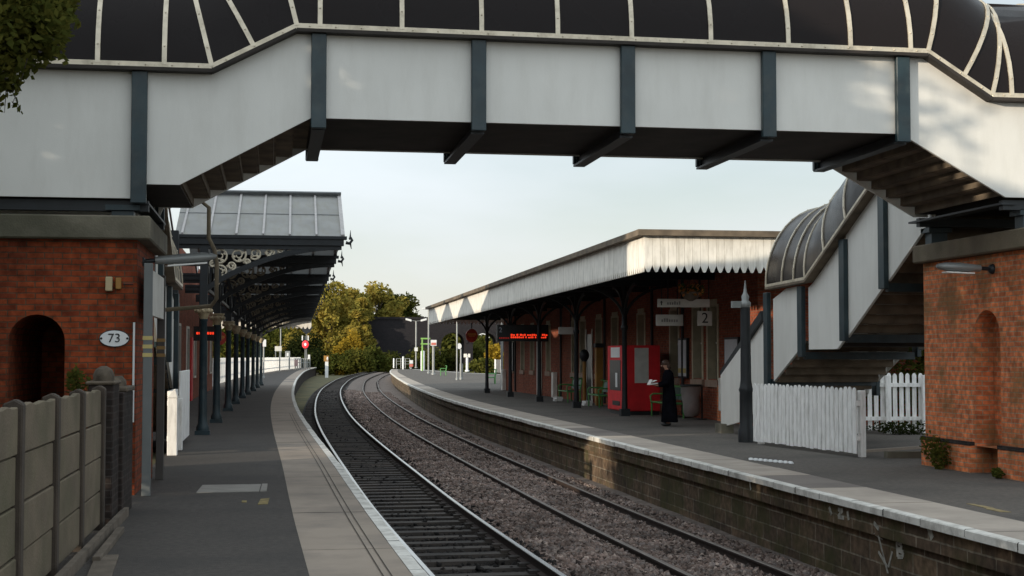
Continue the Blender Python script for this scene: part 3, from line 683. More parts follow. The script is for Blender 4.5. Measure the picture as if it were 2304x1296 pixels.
# brick piers that carry the landings
def arch_niche_wall(mb, u0, u1, z0, z1, nu0, nu1, nz0, nz1, f, depth, n=12):
    """wall face in (u,z) with a round-headed recess; f(u,z,d) -> point"""
    r = (nu1-nu0)/2; c = (nu0+nu1)/2; sp = nz1-r
    arc = [(c-r*math.cos(math.pi*i/n), sp+r*math.sin(math.pi*i/n)) for i in range(n+1)]
    mb.quad(f(u0,z0,0), f(nu0,z0,0), f(nu0,z1,0), f(u0,z1,0)); mb.quad(f(nu1,z0,0), f(u1,z0,0), f(u1,z1,0), f(nu1,z1,0))
    if nz0 > z0: mb.quad(f(nu0,z0,0), f(nu1,z0,0), f(nu1,nz0,0), f(nu0,nz0,0))
    for (a, za), (b, zb) in zip(arc, arc[1:]): mb.quad(f(a,za,0), f(b,zb,0), f(b,z1,0), f(a,z1,0))
    out = [(nu0,nz0)]+arc+[(nu1,nz0)]
    for (a, za), (b, zb) in zip(out, out[1:]): mb.quad(f(a,za,0), f(b,zb,0), f(b,zb,depth), f(a,za,depth))
    mb.quad(f(nu1,nz0,0), f(nu0,nz0,0), f(nu0,nz0,depth), f(nu1,nz0,depth))
    vs = [f(a,z,depth) for a, z in out]; mb.add(vs, [tuple(range(len(vs)))])
PL = thing('brick_pier', (-3.3, 21.2, 0), 'dark red brick pier with arched recess and oval 73 plate under the footbridge', 'bridge pier', 'brick piers of the footbridge')
mb = MB(); yn = 19.72
arch_niche_wall(mb, -5.2, -1.755, 0, 3.33, -3.36, -2.655, .25, 2.35, lambda u,z,d: (u, yn+d, z), 2.8)
mb.quad((-1.755,yn,0),(-1.755,22.6,0),(-1.755,22.6,3.33),(-1.755,yn,3.33)); mb.quad((-5.2,22.6,0),(-1.755,22.6,0),(-1.755,22.6,3.33),(-5.2,22.6,3.33)); mb.quad((-5.2,yn,0),(-5.2,22.6,0),(-5.2,22.6,3.33),(-5.2,yn,3.33))
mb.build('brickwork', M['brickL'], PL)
mb = MB(); mb.box(-5.35,-1.58,19.58,22.72,3.33,3.64); mb.build('stone_cap', M['cap'], PL, .02)
for x, y in ((-1.95,19.86),(-1.95,22.5),(-4.6,19.9)):
    mb = MB(); mb.box(x-.14,x+.14,y-.12,y+.12,3.64,3.72); mb.box(x-.22,x+.22,y-.16,y+.16,3.72,3.79); mb.build('bearing', M['blue'], PL)
mb = MB()
for k in range(22): mb.box(-1.755,-1.742,19.86+.0,20.0,0.02+k*.1,0.07+k*.1)
PR = thing('brick_pier', (12.3, 21.2, 0), 'orange red brick pier with tall arched niche under the right end of the footbridge', 'bridge pier', 'brick piers of the footbridge')
mb = MB(); arch_niche_wall(mb, 19.62, 23.15, 0.42, 3.36, 20.55, 21.40, .425, 2.52, lambda u,z,d: (10.78+d, u, z), .32)
mb.quad((10.78,19.62,.42),(14.0,19.62,.42),(14.0,19.62,3.36),(10.78,19.62,3.36)); mb.quad((10.78,23.15,.42),(14.0,23.15,.42),(14.0,23.15,3.36),(10.78,23.15,3.36)); mb.quad((14,19.62,0),(14,23.15,0),(14,23.15,3.36),(14,19.62,3.36))
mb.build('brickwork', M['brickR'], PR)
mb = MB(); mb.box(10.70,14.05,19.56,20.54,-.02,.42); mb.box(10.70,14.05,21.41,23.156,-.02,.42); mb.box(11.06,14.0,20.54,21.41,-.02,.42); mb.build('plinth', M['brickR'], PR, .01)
mb = MB(); mb.box(10.695,10.78,19.54,20.54,.425,.48); mb.box(10.695,10.78,21.41,23.158,.425,.48); mb.build('plinth_course', M['brickD'], PR)
mb = MB(); mb.box(10.63,14.1,19.5,23.25,3.37,3.66); mb.build('stone_cap', M['conc'], PR, .02)
for x, y in ((10.9,22.9),(10.9,19.9),(13.5,22.9)):
    mb = MB(); mb.box(x-.14,x+.14,y-.12,y+.12,3.66,3.86); mb.box(x-.2,x+.2,y-.16,y+.16,3.86,3.94); mb.build('bearing', M['blue'], PR)

# number plate, junction boxes on the left pier
NP = thing('number_plate', (-2.03, 19.70, 2.04), 'white oval number plate reading 73 on the left brick pier', 'number plate')
def oval(cx, cz, a, b, y0, y1, n=28): return [(cx+a*math.cos(2*math.pi*i/n), y0, cz+b*math.sin(2*math.pi*i/n)) for i in range(n)]
MB().prism(oval(-2.03,2.04,.195,.115,19.70,0), (0,.015,0)).build('rim', M['black'], NP)
MB().prism(oval(-2.03,2.04,.183,.103,19.688,0), (0,.012,0)).build('plate', M['signwhite'], NP)
text('73', .165, M['black'], NP, frame((-2.03,19.684,2.04),(1,0,0),(0,0,1)), 'number')
mb = MB()
for s_ in (-.165,.165): mb.ball((-2.03+s_,19.684,2.04), .016, 0, 6, 4)
mb.build('bolt', M['black'], NP)
JB = thing('junction_box', (-2.05, 19.7, 2.74), 'small beige junction box fixed high on the left brick pier', 'junction box')
mb = MB(); mb.box(-2.145,-2.06,19.60,19.71,2.655,2.84); mb.build('box', M['ochrebox'], JB, .008)
mb = MB(); mb.box(-2.02,-1.95,19.64,19.71,2.68,2.83); mb.build('side_box', M['ochre'], JB, .008)
mb = MB(); mb.tube([(-1.93,19.70,2.75),(-1.80,19.70,2.75)], .008, 6); mb.build('cable', M['black'], JB)
# white cable trunking down the pier corner
mb = MB(); mb.box(-1.795,-1.77,19.69,19.715,.95,2.25); tag(mb.build('trunking', M['signwhite']), 'thin white trunking strip running down the corner of the left pier', 'trunking')

# floodlights
def flood(name, p, aim, label, arm):
    t = thing(name, p, label, 'floodlight', 'floodlights on the footbridge')
    p, aim = Vector(p), Vector(aim).normalized(); s_ = aim.cross(Vector((0,0,1))).normalized(); u = s_.cross(aim)
    mb = MB(); prof_ = [(0,.05,.05),(.1,.07,.055),(.45,.11,.07),(.8,.12,.065),(.95,.09,.04),(1.0,.03,.02)]
    vs = []; n_ = 12; Ln = arm
    for d, a, b in prof_:
        for k in range(n_): th = 2*math.pi*k/n_; vs.append(p+aim*d*Ln+s_*a*math.cos(th)+u*b*math.sin(th))
    mb.add(vs, [(i*n_+k, i*n_+(k+1)%n_, (i+1)*n_+(k+1)%n_, (i+1)*n_+k) for i in range(len(prof_)-1) for k in range(n_)], 0, True); mb.add(vs[-n_:], [tuple(range(n_))]); mb.add(vs[:n_], [tuple(range(n_-1,-1,-1))])
    mb.build('lamp_housing', M['galv'], t)
    mb = MB(); mb.obox(p+aim*.5*Ln-u*.085, aim*.32*Ln, s_*.09, u*.01); mb.build('diffuser', M['tube'], t)
    mb = MB(); mb.tube([p-aim*.18, p], .03, 8); mb.ball(p-aim*.2, .08); mb.build('bracket', M['dark'], t)
    return t
flood('floodlight', (10.58, 20.75, 3.14), (-1, .02, .04), 'grey floodlight on a bracket at the top of the right brick pier', .70)
flood('floodlight', (-1.60, 20.6, 3.12), (1, .25, .10), 'grey floodlight sticking out toward the tracks from the left pier', .85)

# ------------------------------------------------------------------ left side: concrete fence, gate pier, posts, gate
CF = thing('concrete_fence', (-1.78, 13, 0), 'mossy grey concrete panel fence with dark posts along the left platform', 'fence')
fy = [5.4, 7.2, 9.0, 10.78, 12.55, 14.2, 15.9]
rn = random.Random(21)
for i, y in enumerate(fy):
    mb = MB(); mb.prism([(-1.86,y-.07,-.05),(-1.72,y-.07,-.05),(-1.72,y-.07,1.47),(-1.78,y-.07,1.505),(-1.86,y-.07,1.47)], (0,.14,0)); mb.build('fence_post', M['concpost'], CF, .012)
for a, b in zip(fy, fy[1:]):
    for k in range(4):
        z0 = .06+k*.352; mb = MB(); t = rn.uniform(-.008,.008)
        n_ = 8; vs = []
        if k == 3:   # top panel with a slightly uneven, worn top edge
            top = [1.455+.012*math.sin(q*1.9+a)+rn.uniform(-.006,.006) for q in range(n_+1)]
        else: top = [z0+.338]*(n_+1)
        ysn = [lerp(a+.075, b-.075, q/n_) for q in range(n_+1)]
        poly = [(-1.805+t, ysn[0], z0), (-1.805+t, ysn[-1], z0)]+[(-1.805+t, yy_, zz) for yy_, zz in zip(reversed(ysn), reversed(top))]
        mb.prism(poly, (.05,0,0)); mb.build('fence_panel', M['conc'], CF, .008)
tk = MB(); tk.bar((-1.64,4,.05),(-1.62,17.2,.05), .06, .10); tag(tk.build('kerb_board', M['wood'], None), 'old timber edging board along the foot of the concrete fence', 'edging board')
def plank(p, q, wd, ht, label, rz=0):
    m_ = MB(); m_.bar(p, q, wd, ht); return tag(m_.build('timber_plank', M['wood'], None, .004), label, 'plank')
plank((-1.50,13.3,.03), (-1.52,15.6,.03), .07, .06, 'split grey timber plank lying beside the edging board under the fence')
plank((-1.33,11.6,.012), (-1.45,13.7,.012), .2, .024, 'flat weathered board on the asphalt nearest the bottom left of the photo')
GP = thing('gate_pier', (-1.80, 16.9, 0), 'stubby dark brick gate pier with rounded stone cap at the fence end', 'gate pier')
mb = MB(); mb.box(-1.94,-1.68,16.25,16.9,0,1.5); mb.build('brickwork', M['brickD'], GP, .01)
mb = MB(); mb.box(-1.92,-1.64,16.92,18.1,0,1.40); mb.build('side_wall', M['brickD'], GP, .01)
mb = MB(); mb.box(-1.97,-1.66,16.22,16.93,1.5,1.54); mb.lathe(-1.815,16.57,[(.11,1.54),(.115,1.60),(.09,1.665),(.03,1.70)], 9, 0, 1.8); mb.build('stone_cap', M['capdark'], GP, .015)
mb = MB(); mb.box(-1.94,-1.62,17.2,18.15,1.40,1.46); mb.lathe(-1.78,17.7,[(.10,1.46),(.10,1.52),(.05,1.58)], 9, 0, 2.0); mb.build('coping', M['capdark'], GP, .015)

# station sign on two grey posts, yellow banded
SS = thing('platform_sign', (-1.62, 20.6, 0), 'grey sign board edge-on between two posts with yellow bands beside the left pier', 'sign')
for x, y, c, top in ((-1.60,19.62,M['greypost'],3.02),(-1.62,22.2,M['brownpost'],3.0)):
    mb = MB(); mb.box(x-.055,x+.055,y-.055,y+.055,0,top); p_ = mb.build('post', c, SS, .006)
    for z in (1.80,1.91,2.02):
        mb = MB(); mb.box(x-.06,x+.06,y-.06,y+.06,z,z+.05); mb.build('yellow_band', M['yellow'] if y < 21 else M['dullband'], p_)
mb = MB(); mb.box(-1.63,-1.575,19.9,22.05,2.35,2.95); mb.build('sign_board', M['signgrey'], SS)
# tall dark posts behind the sign
for k, (x, y, z1, lab) in enumerate([(-2.22,33.3,4.6,'thicker dark square post standing behind the white gate'),(-2.45,34.6,4.6,'slim dark square post standing furthest behind the white gate')]):
    q = .15-.04*k; mb = MB(); mb.box(x-q,x+q,y-q,y+q,0,z1); mb.box(x-q-.04,x+q+.04,y-q-.04,y+q+.04,0,.35); mb.box(x-q-.03,x+q+.03,y-q-.03,y+q+.03,2.9,3.0)
    tag(mb.build('dark_post', M['dark']), lab, 'post', 'dark posts by the left stairs')
mb = MB(); pts = [(-1.95,26.6,4.45),(-1.3,27.0,4.62),(-1.15,27.0,4.50),(-1.15,27.0,3.95),(-1.05,27.0,3.75),(-1.0,27.0,3.5),(-1.0,27.0,2.85),(-1.1,27.1,2.72),(-2.0,27.6,2.66)]
mb.tube(pts, .04, 8); tag(mb.build('downpipe', M['conc']), 'bent dull beige downpipe beside the left stairs under the roof edge', 'downpipe')
# white boarded gate
WG = thing('white_gate', (-1.78, 29, 0), 'white boarded gate beside the left platform just past the brick pier', 'gate')
mb = MB(); mb.box(-1.80,-1.76,29.4,32.6,.10,1.52); mb.build('gate_leaf', M['fencewhite'], WG, .01)
mb = MB(); mb.box(-1.88,-1.70,27.5,27.70,0,1.05); mb.prism([(-1.89,27.48,1.05),(-1.69,27.48,1.05),(-1.74,27.48,1.22),(-1.84,27.48,1.14)], (0,.24,0)); mb.build('gate_post', M['fencewhite'], WG, .01)
for z in (.30,.95,1.12):
    mb = MB(); mb.box(-1.90,-1.81,27.72,29.6,z-.05,z+.05); mb.build('gate_rail', M['fencewhite'], WG, .006)
mb = MB(); mb.box(-1.88,-1.70,29.0,29.2,0,1.0); mb.build('side_post', M['fencewhite'], WG, .01)

# ------------------------------------------------------------------ left platform canopy: ridge and furrow glass roof on iron columns
CW = [34.8, 41.1, 49.8, 57.2, 65.2, 71.2, 78.6, 86.5, 94.0]
CXL = [-1.58,-1.50,-1.44,-1.37,-1.28,-1.15,-.99,-.85,-.69]
def cxr(y): return float(np.interp(y, [34.8, 94], [1.70, 2.55]))
def cz(y): return float(np.interp(y, [34.8, 94], [0, -.25]))
LC = thing('platform_canopy', (-1.5, 34.8, 0), 'dark iron canopy with grey glazed gables, scroll brackets and columns on the left platform', 'canopy', 'platform canopies')
def spiral(c, r, turns, ph, sg, y, n=18):
    return [(c[0]+r*(1-.78*i/n)*math.cos(ph+sg*2*math.pi*turns*i/n), y, c[1]+r*(1-.78*i/n)*math.sin(ph+sg*2*math.pi*turns*i/n)) for i in range(n+1)]
for i, (y, xc) in enumerate(zip(CW, CXL)):
    xr = cxr(y); dz = cz(y); n_ = 12 if i < 4 else 8
    # column
    mb = MB(); mb.box(xc-.17,xc+.17,y-.17,y+.17,0,.10); mb.lathe(xc,y,[(.15,.10),(.15,.18),(.11,.26),(.10,.5),(.095,1.0),(.085,2.62),(.10,2.64),(.10,2.68)], n_)
    col_ = mb.build('column', M['blue'], LC)
    mb = MB(); mb.lathe(xc,y,[(.085,2.68),(.10,2.72),(.14,2.80),(.19,2.90),(.17,2.93),(.20,2.95),(.20,2.99)], n_)
    for k in range(8 if i < 3 else 0): a = 2*math.pi*k/8; mb.ball((xc+.17*math.cos(a), y+.17*math.sin(a), 2.87), (.05,.05,.06), 0, 6, 4)
    mb.build('capital', M['gold'], col_)
    mb = MB(); mb.box(xc-.09,xc+.09,y-.09,y+.09,2.99,4.35+dz); mb.build('upper_post', M['dark'], LC)
    # gutter beam and its finial
    gz = 4.62+dz
    mb = MB(); mb.box(-3.3, xr-.05, y-.11, y+.11, gz-.20, gz); mb.box(-3.3, xr+.02, y-.14, y+.14, gz-.05, gz+.02); mb.box(-3.3, xr-.15, y-.06, y+.06, gz-.30, gz-.2); mb.build('gutter_beam', M['dark'], LC)
    f_ = MB(); f_.tube([(xr,y,gz-.12),(xr+.09,y,gz-.14),(xr+.15,y,gz-.06),(xr+.12,y,gz+.0),(xr+.07,y,gz-.02)], [.045,.04,.035,.03,.02], 6); f_.tube([(xr+.1,y,gz-.05),(xr+.11,y,gz+.18)], [.03,.004], 6); f_.tube([(xr+.1,y,gz-.1),(xr+.13,y,gz-.27)], [.03,.008], 6); f_.build('finial', M['dark'], LC)
    # arched cantilever bracket
    br = MB(); arc = []
    for k in range(13):
        t = k/12; arc.append((lerp(xc+.05, xr-.1, t), y, (3.38+dz)+(gz-.22-3.38-dz)*(math.sin(t*math.pi/2)**.82)))
    for a, b in zip(arc, arc[1:]): br.bar(a, b, .10, .11)
    for a, b in zip(arc, arc[1:]): br.bar((a[0],y,a[2]-.06), (b[0],y,b[2]-.06), .16, .025)
    br.bar((xc+.14,y,gz-.2), (xc+.38,y,3.62+dz), .07, .09)
    # short struts from arch to gutter
    for t in (.62,.80): 
        k = int(t*12); br.bar((arc[k][0],y,arc[k][2]), (arc[k][0],y,gz-.2), .05, .06)
    b_o = br.build('bracket', M['dark'], LC)
    sc_ = MB(); nn_ = 22 if i < 3 else 12; rr_ = .027 if i < 3 else .028; ss = 6 if i < 2 else 4
    for (cx, cz_, r, tn, ph, sg) in ((.36,-.21,.20,1.6,3.6,1),(.38,-.60,.16,1.5,2.2,-1),(.78,-.20,.185,1.6,.5,-1),(1.17,-.16,.15,1.5,3.9,1),(1.50,-.13,.115,1.4,.3,-1),(.62,-.46,.11,1.4,5.0,1),(.98,-.36,.08,1.3,5.2,1),(.30,-.83,.07,1.3,2.0,1),(1.76,-.10,.08,1.2,1,1),(1.96,-.08,.055,1.2,2,-1),(.20,-.42,.09,1.3,1,1)):
        c = (xc+cx, gz-.24+cz_)
        sc_.tube(spiral(c, r, tn, ph, sg, y, nn_), [rr_*(1-.4*q/nn_) for q in range(nn_+1)], ss)
        for q in range(4 if i < 3 else 0):
            a = ph+q*1.5; sc_.ball((c[0]+r*.62*math.cos(a), y, c[1]+r*.62*math.sin(a)), (.052,.012,.034), 0, 6, 4)
    sc_.build('scrollwork', M['scroll'] if i == 0 else M['scrolldim'], b_o)
# roof bays
for i in range(len(CW)-1):
    a, b = CW[i], CW[i+1]; r_ = (a+b)/2; za = 4.65+cz(a); zb = 4.65+cz(b); zr = 5.97+cz(r_)+.08*((b-a)/7.3-1); x0, xa, xb, xm = -2.25, cxr(a)-.05, cxr(b)-.05, cxr(r_)-.05
    mb = MB(); mb.quad((x0,a,za),(xa,a,za),(xm,r_,zr),(x0,r_,zr)); mb.quad((x0,r_,zr),(xm,r_,zr),(xb,b,zb),(x0,b,zb)); mb.add([(xa,a,za),(xb,b,zb),(xm,r_,zr)], [(0,1,2)])
    mb.build('roof_glazing', M['roofglass'], LC)
    mb = MB(); n_ = 8; st = .62
    for k in range(n_):
        t0 = xa-.02-k*st; mm_ = 1
        for (p, q) in (((t0,a,za+.02),(t0+(xm-xa),r_,zr+.02)), ((t0+(xm-xa),r_,zr+.02),(t0+(xb-xa),b,zb+.02))):
            mb.bar(p, q, .05 if k else .09, .045)
    mb.build('glazing_bars', M['bars'], LC)
    mb = MB(); mb.bar((x0,r_-.08,zr+.03),(xm+.02,r_-.08,zr+.03), .26, .03, (0,.36,1)); mb.bar((x0,r_+.08,zr+.03),(xm+.02,r_+.08,zr+.03), .26, .03, (0,-.36,1)); mb.tube([(x0,r_,zr+.07),(xm+.03,r_,zr+.07)], .035, 8); mb.build('ridge_flashing', M['lead'], LC)
    if i == 0:
        mb = MB(); t = .5; mb.bar((x0,lerp(a,r_,t),lerp(za,zr,t)+.012),(lerp(xa,xm,t),lerp(a,r_,t),lerp(za,zr,t)+.012), .03, .01); mb.build('glass_lap', M['lead'], LC)
    # timber purlins under the glass
    mb = MB()
    for t in (.33,.66):
        mb.bar((x0,lerp(a,r_,t),lerp(za,zr,t)-.08),(lerp(xa,xm,t)-.1,lerp(a,r_,t),lerp(za,zr,t)-.08), .07, .1); mb.bar((x0,lerp(r_,b,t),lerp(zr,zb,t)-.08),(lerp(xm,xb,t)-.1,lerp(r_,b,t),lerp(zr,zb,t)-.08), .07, .1)
    mb.build('purlins', M['dark'], LC)
# longitudinal lattice beam on the columns and a fascia towards the building
mb = MB()
for (y, xc), (y2, xc2) in zip(zip(CW, CXL), list(zip(CW, CXL))[1:]):
    mb.bar((xc,y,4.25+cz(y)),(xc2,y2,4.25+cz(y2)), .10, .14); mb.bar((xc,y,3.42),(xc2,y2,3.42), .08, .08)
    k = 6
    for q in range(k):
        p0 = (lerp(xc,xc2,q/k), lerp(y,y2,q/k), 3.42 if q % 2 == 0 else 4.2); p1 = (lerp(xc,xc2,(q+1)/k), lerp(y,y2,(q+1)/k), 4.2 if q % 2 == 0 else 3.42); mb.bar(p0, p1, .05, .05)
mb.build('lattice_beam', M['dark'], LC)
def valance(name, parent, a, b, ztop, zbot, pitch, mtl, tooth=.16, gap=.006, thick=.03, slope=(0,0)):
    """vertical boards, each with a pointed foot, standing along a->b"""
    a, b = Vector(a), Vector(b); L_ = (b-a).length; n_ = max(1, int(round(L_/pitch))); d = (b-a)/n_; u = d.normalized(); nrm = Vector((u.y, -u.x, 0))*thick
    mb = MB()
    for k in range(n_):
        zt = ztop+lerp(slope[0], slope[1], (k+.5)/n_); zb = zbot+lerp(slope[0], slope[1], (k+.5)/n_); w_ = d.length; o_ = a+d*k; g_ = gap/2; s_ = w_*.30
        loc = [(g_,zt),(g_,zb+tooth),(g_+s_*.25,zb+tooth*.75),(s_+.006,zb+.01),(w_*.42,zb),(w_*.58,zb),(w_-s_-.006,zb+.01),(w_-g_-s_*.25,zb+tooth*.75),(w_-g_,zb+tooth),(w_-g_,zt)]
        mb.prism([tuple(o_.xy+u.xy*q)+(z,) for q, z in loc], nrm)
    return mb.build(name, mtl, parent)
ye = 94.2
valance('end_valance', LC, (cxr(ye)-.1,ye,0), (-3.5,ye,0), 4.32, 3.58, .26, M['cream'])

# left station building behind the columns, with an unseen tall block added to shade the right valance
LB = thing('station_building', (-8, 60, 0), 'red brick station building behind the left canopy columns', 'station building', 'station buildings')
mb = MB(); mb.box(-12,-3.3,44,84,-.1,5.8); mb.build('wall', M['brickS'], LB)  # wall and low roof raised to keep sun from under the right canopy
mb = MB(); mb.box(-13.5,-6.0,25.6,43.99,-.1,7.5); mb.build('unseen_shade_block', M['brickS'], LB)  # block added out of view, sized to shade the nearer side valance
mb = MB(); mb.prism([(-13.9,25.3,7.5),(-5.6,25.3,7.5),(-9.75,25.3,9.6)], (0,19.0,0)); mb.build('roof', M['slate'], LB)  # roof of the added block, also out of view
mb = MB(); mb.prism([(-12.2,44.4,5.8),(-3.7,44.4,5.8),(-8,44.4,6.8)], (0,39.8,0)); mb.build('low_roof', M['slate'], LB)
for y in (48,53.5,59,64.5,70,75.5,81):
    mb = MB(); mb.box(-3.31,-3.25,y-.75,y+.75,.9,3.0); f_ = mb.build('window', M['cream'], LB)
    mb = MB(); mb.box(-3.26,-3.235,y-.62,y+.62,1.0,2.9); mb.build('pane', M['glassdark'], f_)
for y in (50.7,61.8,72.8):
    mb = MB(); mb.box(-3.32,-3.24,y-.6,y+.6,0,2.6); mb.build('door', M['red'], LB)
DB = thing('departure_board', (-2.1, 52, 2.7), 'black departure board with red glowing text hanging under the left canopy', 'departure board', 'departure boards')
mb = MB(); mb.box(-2.7,-1.75,52,52.25,2.36,2.86); mb.build('case', M['black'], DB)
mb = MB(); rn = random.Random(2)
for k in range(9): mb.box(-2.6+k*.09,-2.6+k*.09+rn.uniform(.04,.07),51.985,52.0,2.58,2.66)
mb.build('led_text', M['led'], DB)
for s_ in (-2.5,-1.95):
    mb = MB(); mb.tube([(s_,52.1,2.86),(s_,52.1,4.4)], .02, 6); mb.build('hanger', M['dark'], DB)
def roundsign(p, r, label, hang, grp):
    t = thing('round_sign', p, label, 'hanging sign', grp); x, y, z = p
    def disc(a, y0): return [(x+a*math.cos(2*math.pi*i/20), y0, z+a*1.15*math.sin(2*math.pi*i/20)) for i in range(20)]
    MB().prism(disc(r, y), (0,.12,0)).build('face', M['signred'], t)
    mb = MB(); mb.box(x-r*.72,x+r*.72,y-.012,y+.001,z+.05*r,z+.42*r); mb.box(x-r*.5,x+r*.55,y-.012,y+.001,z-.15*r,z-.02*r); mb.build('band', M['orange'], t)
    mb = MB(); mb.tube([(x,y+.06,z+r*1.1),(x,y+.06,hang)], .035, 6); mb.build('hanger', M['dark'], t)
roundsign((-2.25,65.5,2.62), .26, 'small red round sign hanging low between the left canopy columns', 4.2, 'red hanging signs')

# ------------------------------------------------------------------ right station building and canopy
WX = 12.45
RB = thing('station_building', (15, 56, 0), 'long red brick station building with tall narrow windows under the right canopy', 'station building', 'station buildings')
WCY = [40.55, 42.05, 44.6, 48.8, 52.7, 55.4, 58.35, 60.1, 65.9, 70.1, 72.9, 76.2]
mb = MB(); y0 = 36.6; z0, z1 = 1.16, 3.25; hw = .44
edges_ = [36.6]
for c in WCY: edges_ += [c-hw, c+hw]
edges_.append(79.0)
for k in range(0, len(edges_), 2): mb.quad((WX,edges_[k],0),(WX,edges_[k+1],0),(WX,edges_[k+1],4.3),(WX,edges_[k],4.3))
for c in WCY:
    mb.quad((WX,c-hw,0),(WX,c+hw,0),(WX,c+hw,z0),(WX,c-hw,z0)); mb.quad((WX,c-hw,z1),(WX,c+hw,z1),(WX,c+hw,4.3),(WX,c-hw,4.3))
mb.quad((WX,36.6,0),(20,36.6,0),(20,36.6,4.3),(WX,36.6,4.3)); mb.quad((WX,79,0),(20,79,0),(20,79,4.3),(WX,79,4.3)); mb.quad((20,36.6,0),(20,79,0),(20,79,4.3),(20,36.6,4.3))
mb.build('wall', M['brickS'], RB)
for k, c in enumerate(WCY):
    mb = MB(); d_ = .26
    mb.quad((WX-.005,c+hw,z0),(WX+d_,c+hw,z0),(WX+d_,c+hw,z1),(WX-.005,c+hw,z1)); mb.quad((WX-.005,c-hw,z0),(WX+d_,c-hw,z0),(WX+d_,c-hw,z1),(WX-.005,c-hw,z1)); mb.quad((WX,c-hw,z1),(WX+d_,c-hw,z1),(WX+d_,c+hw,z1),(WX,c+hw,z1))
    mb.box(WX-.02,WX+.0,c+hw,c+hw+.14,z0-.02,z1+.05); mb.box(WX-.02,WX+.0,c-hw-.14,c-hw,z0-.02,z1+.05); mb.box(WX-.02,WX+.0,c-hw,c+hw,z1,z1+.2)
    f_ = mb.build('window', M['jamb'], RB)
    mb = MB(); mb.box(WX+d_-.02,WX+d_,c-hw,c+hw,z0,z1); mb.build('pane', M['curtain'] if k in (8,) else M['glassdark'], f_)
    mb = MB(); mb.box(WX+d_-.045,WX+d_-.02,c-.025,c+.025,z0,z1); mb.box(WX+d_-.045,WX+d_-.02,c-hw,c-.026,(z0+z1)/2-.025,(z0+z1)/2+.025); mb.box(WX+d_-.045,WX+d_-.02,c+.026,c+hw,(z0+z1)/2-.025,(z0+z1)/2+.025); mb.build('glazing_bar', M['cream'], f_)
    mb = MB(); mb.box(WX-.07,WX+.1,c-hw-.16,c+hw+.16,z0-.22,z0-.021); mb.build('sill', M['stone'], f_)
for y in (57.0, 68.0):
    mb = MB(); mb.box(WX-.03,WX+.0,y-.5,y+.5,0,2.7); dd = mb.build('door', M['glassdark'], RB)
    mb = MB(); mb.box(WX-.06,WX-.03,y+.5,y+.62,0,2.9); mb.box(WX-.06,WX-.03,y-.62,y-.5,0,2.9); mb.build('door_frame', M['cream'], dd)
for y, x in ((43.35,.12),(47.0,.12),(50.9,.12),(54.0,.1),(62.5,.12),(74.6,.12)):
    mb = MB(); mb.tube([(WX-.1,y,.05),(WX-.1,y,4.2)], .05, 8); mb.build('downpipe', M['dark'], RB)
mb = MB(); mb.box(WX-.06,WX+.0,36.55,40.0,0,1.0); mb.build('dado', M['brickR'], RB)
mb = MB()
for y in (39.6,63.9,78.2): mb.box(WX-.14,WX-.03,y-.14,y+.14,0,1.12)
for k in range(3): pass
mb = MB()
for y in (39.2,): mb.box(WX-.22,WX-.07,y-.16,y+.16,.30,1.22)
mb.build('pilaster_base', M['cream'], RB, .02)
for y in (63.9,78.3):
    mb = MB(); mb.box(WX-.22,WX-.01,y-.2,y+.2,.0,1.12); mb.build('pilaster_base', M['cream'], RB, .02)
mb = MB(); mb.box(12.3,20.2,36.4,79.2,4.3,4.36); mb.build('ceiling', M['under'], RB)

RC = thing('platform_canopy', (8.6, 33.4, 0), 'flat canopy with pale toothed board valance around the right station building', 'canopy', 'platform canopies')
CX0, CY0, CY1 = 8.6, 33.4, 81.4
def tz(y): return lerp(0, -.20, (y-CY0)/(CY1-CY0))
valance('side_valance', RC, (CX0,CY0,0), (CX0,CY1,0), 4.64, 3.79, .21, M['cream'], slope=(0,-.20))
valance('front_valance', RC, (20.5,CY0,0), (CX0+.0,CY0,0), 4.64, 3.79, .195, M['cream'])
valance('back_valance', RC, (CX0,CY1,0), (20.5,CY1,0), 4.44, 3.62, .195, M['cream'])
mb = MB()
def rbar(p, q, o): mb.bar(p, q, .20, .14)
A_ = (CX0-.08,CY0-.08,4.71); B_ = (CX0-.08,CY1+.08,4.51); C_ = (20.5,CY0-.08,4.71); D_ = (20.5,CY1+.08,4.51)
rbar(A_, B_, 0); mb.bar((CX0-.181,CY0-.08,4.712), C_, .2, .14); mb.bar((CX0-.181,CY1+.08,4.512), D_, .2, .14); mb.build('fascia', M['step'], RC)
mb = MB(); mb.add([(CX0-.1,CY0-.1,4.785),(20.5,CY0-.1,4.785),(20.5,CY1+.1,4.585),(CX0-.1,CY1+.1,4.585),(CX0,CY0,4.66),(20.5,CY0,4.66),(20.5,CY1,4.46),(CX0,CY1,4.46)], [(0,1,2,3),(7,6,5,4)]); mb.build('roof_deck', M['lead'], RC)
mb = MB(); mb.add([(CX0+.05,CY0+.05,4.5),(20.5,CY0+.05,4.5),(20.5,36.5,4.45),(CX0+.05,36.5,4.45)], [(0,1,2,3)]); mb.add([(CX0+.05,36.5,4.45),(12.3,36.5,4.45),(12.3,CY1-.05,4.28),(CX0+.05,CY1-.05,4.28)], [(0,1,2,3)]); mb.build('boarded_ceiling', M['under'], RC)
for y in (36.6, 39.9, 43.7,47.2,50.9,54.5,58.2,61.8,65.5,69.1,72.8,76.4,79.2):
    mb = MB(); mb.box(CX0+.1,12.3,y-.06,y+.06,4.0+tz(y),4.3+tz(y)); mb.build('ceiling_beam', M['dark'], RC)
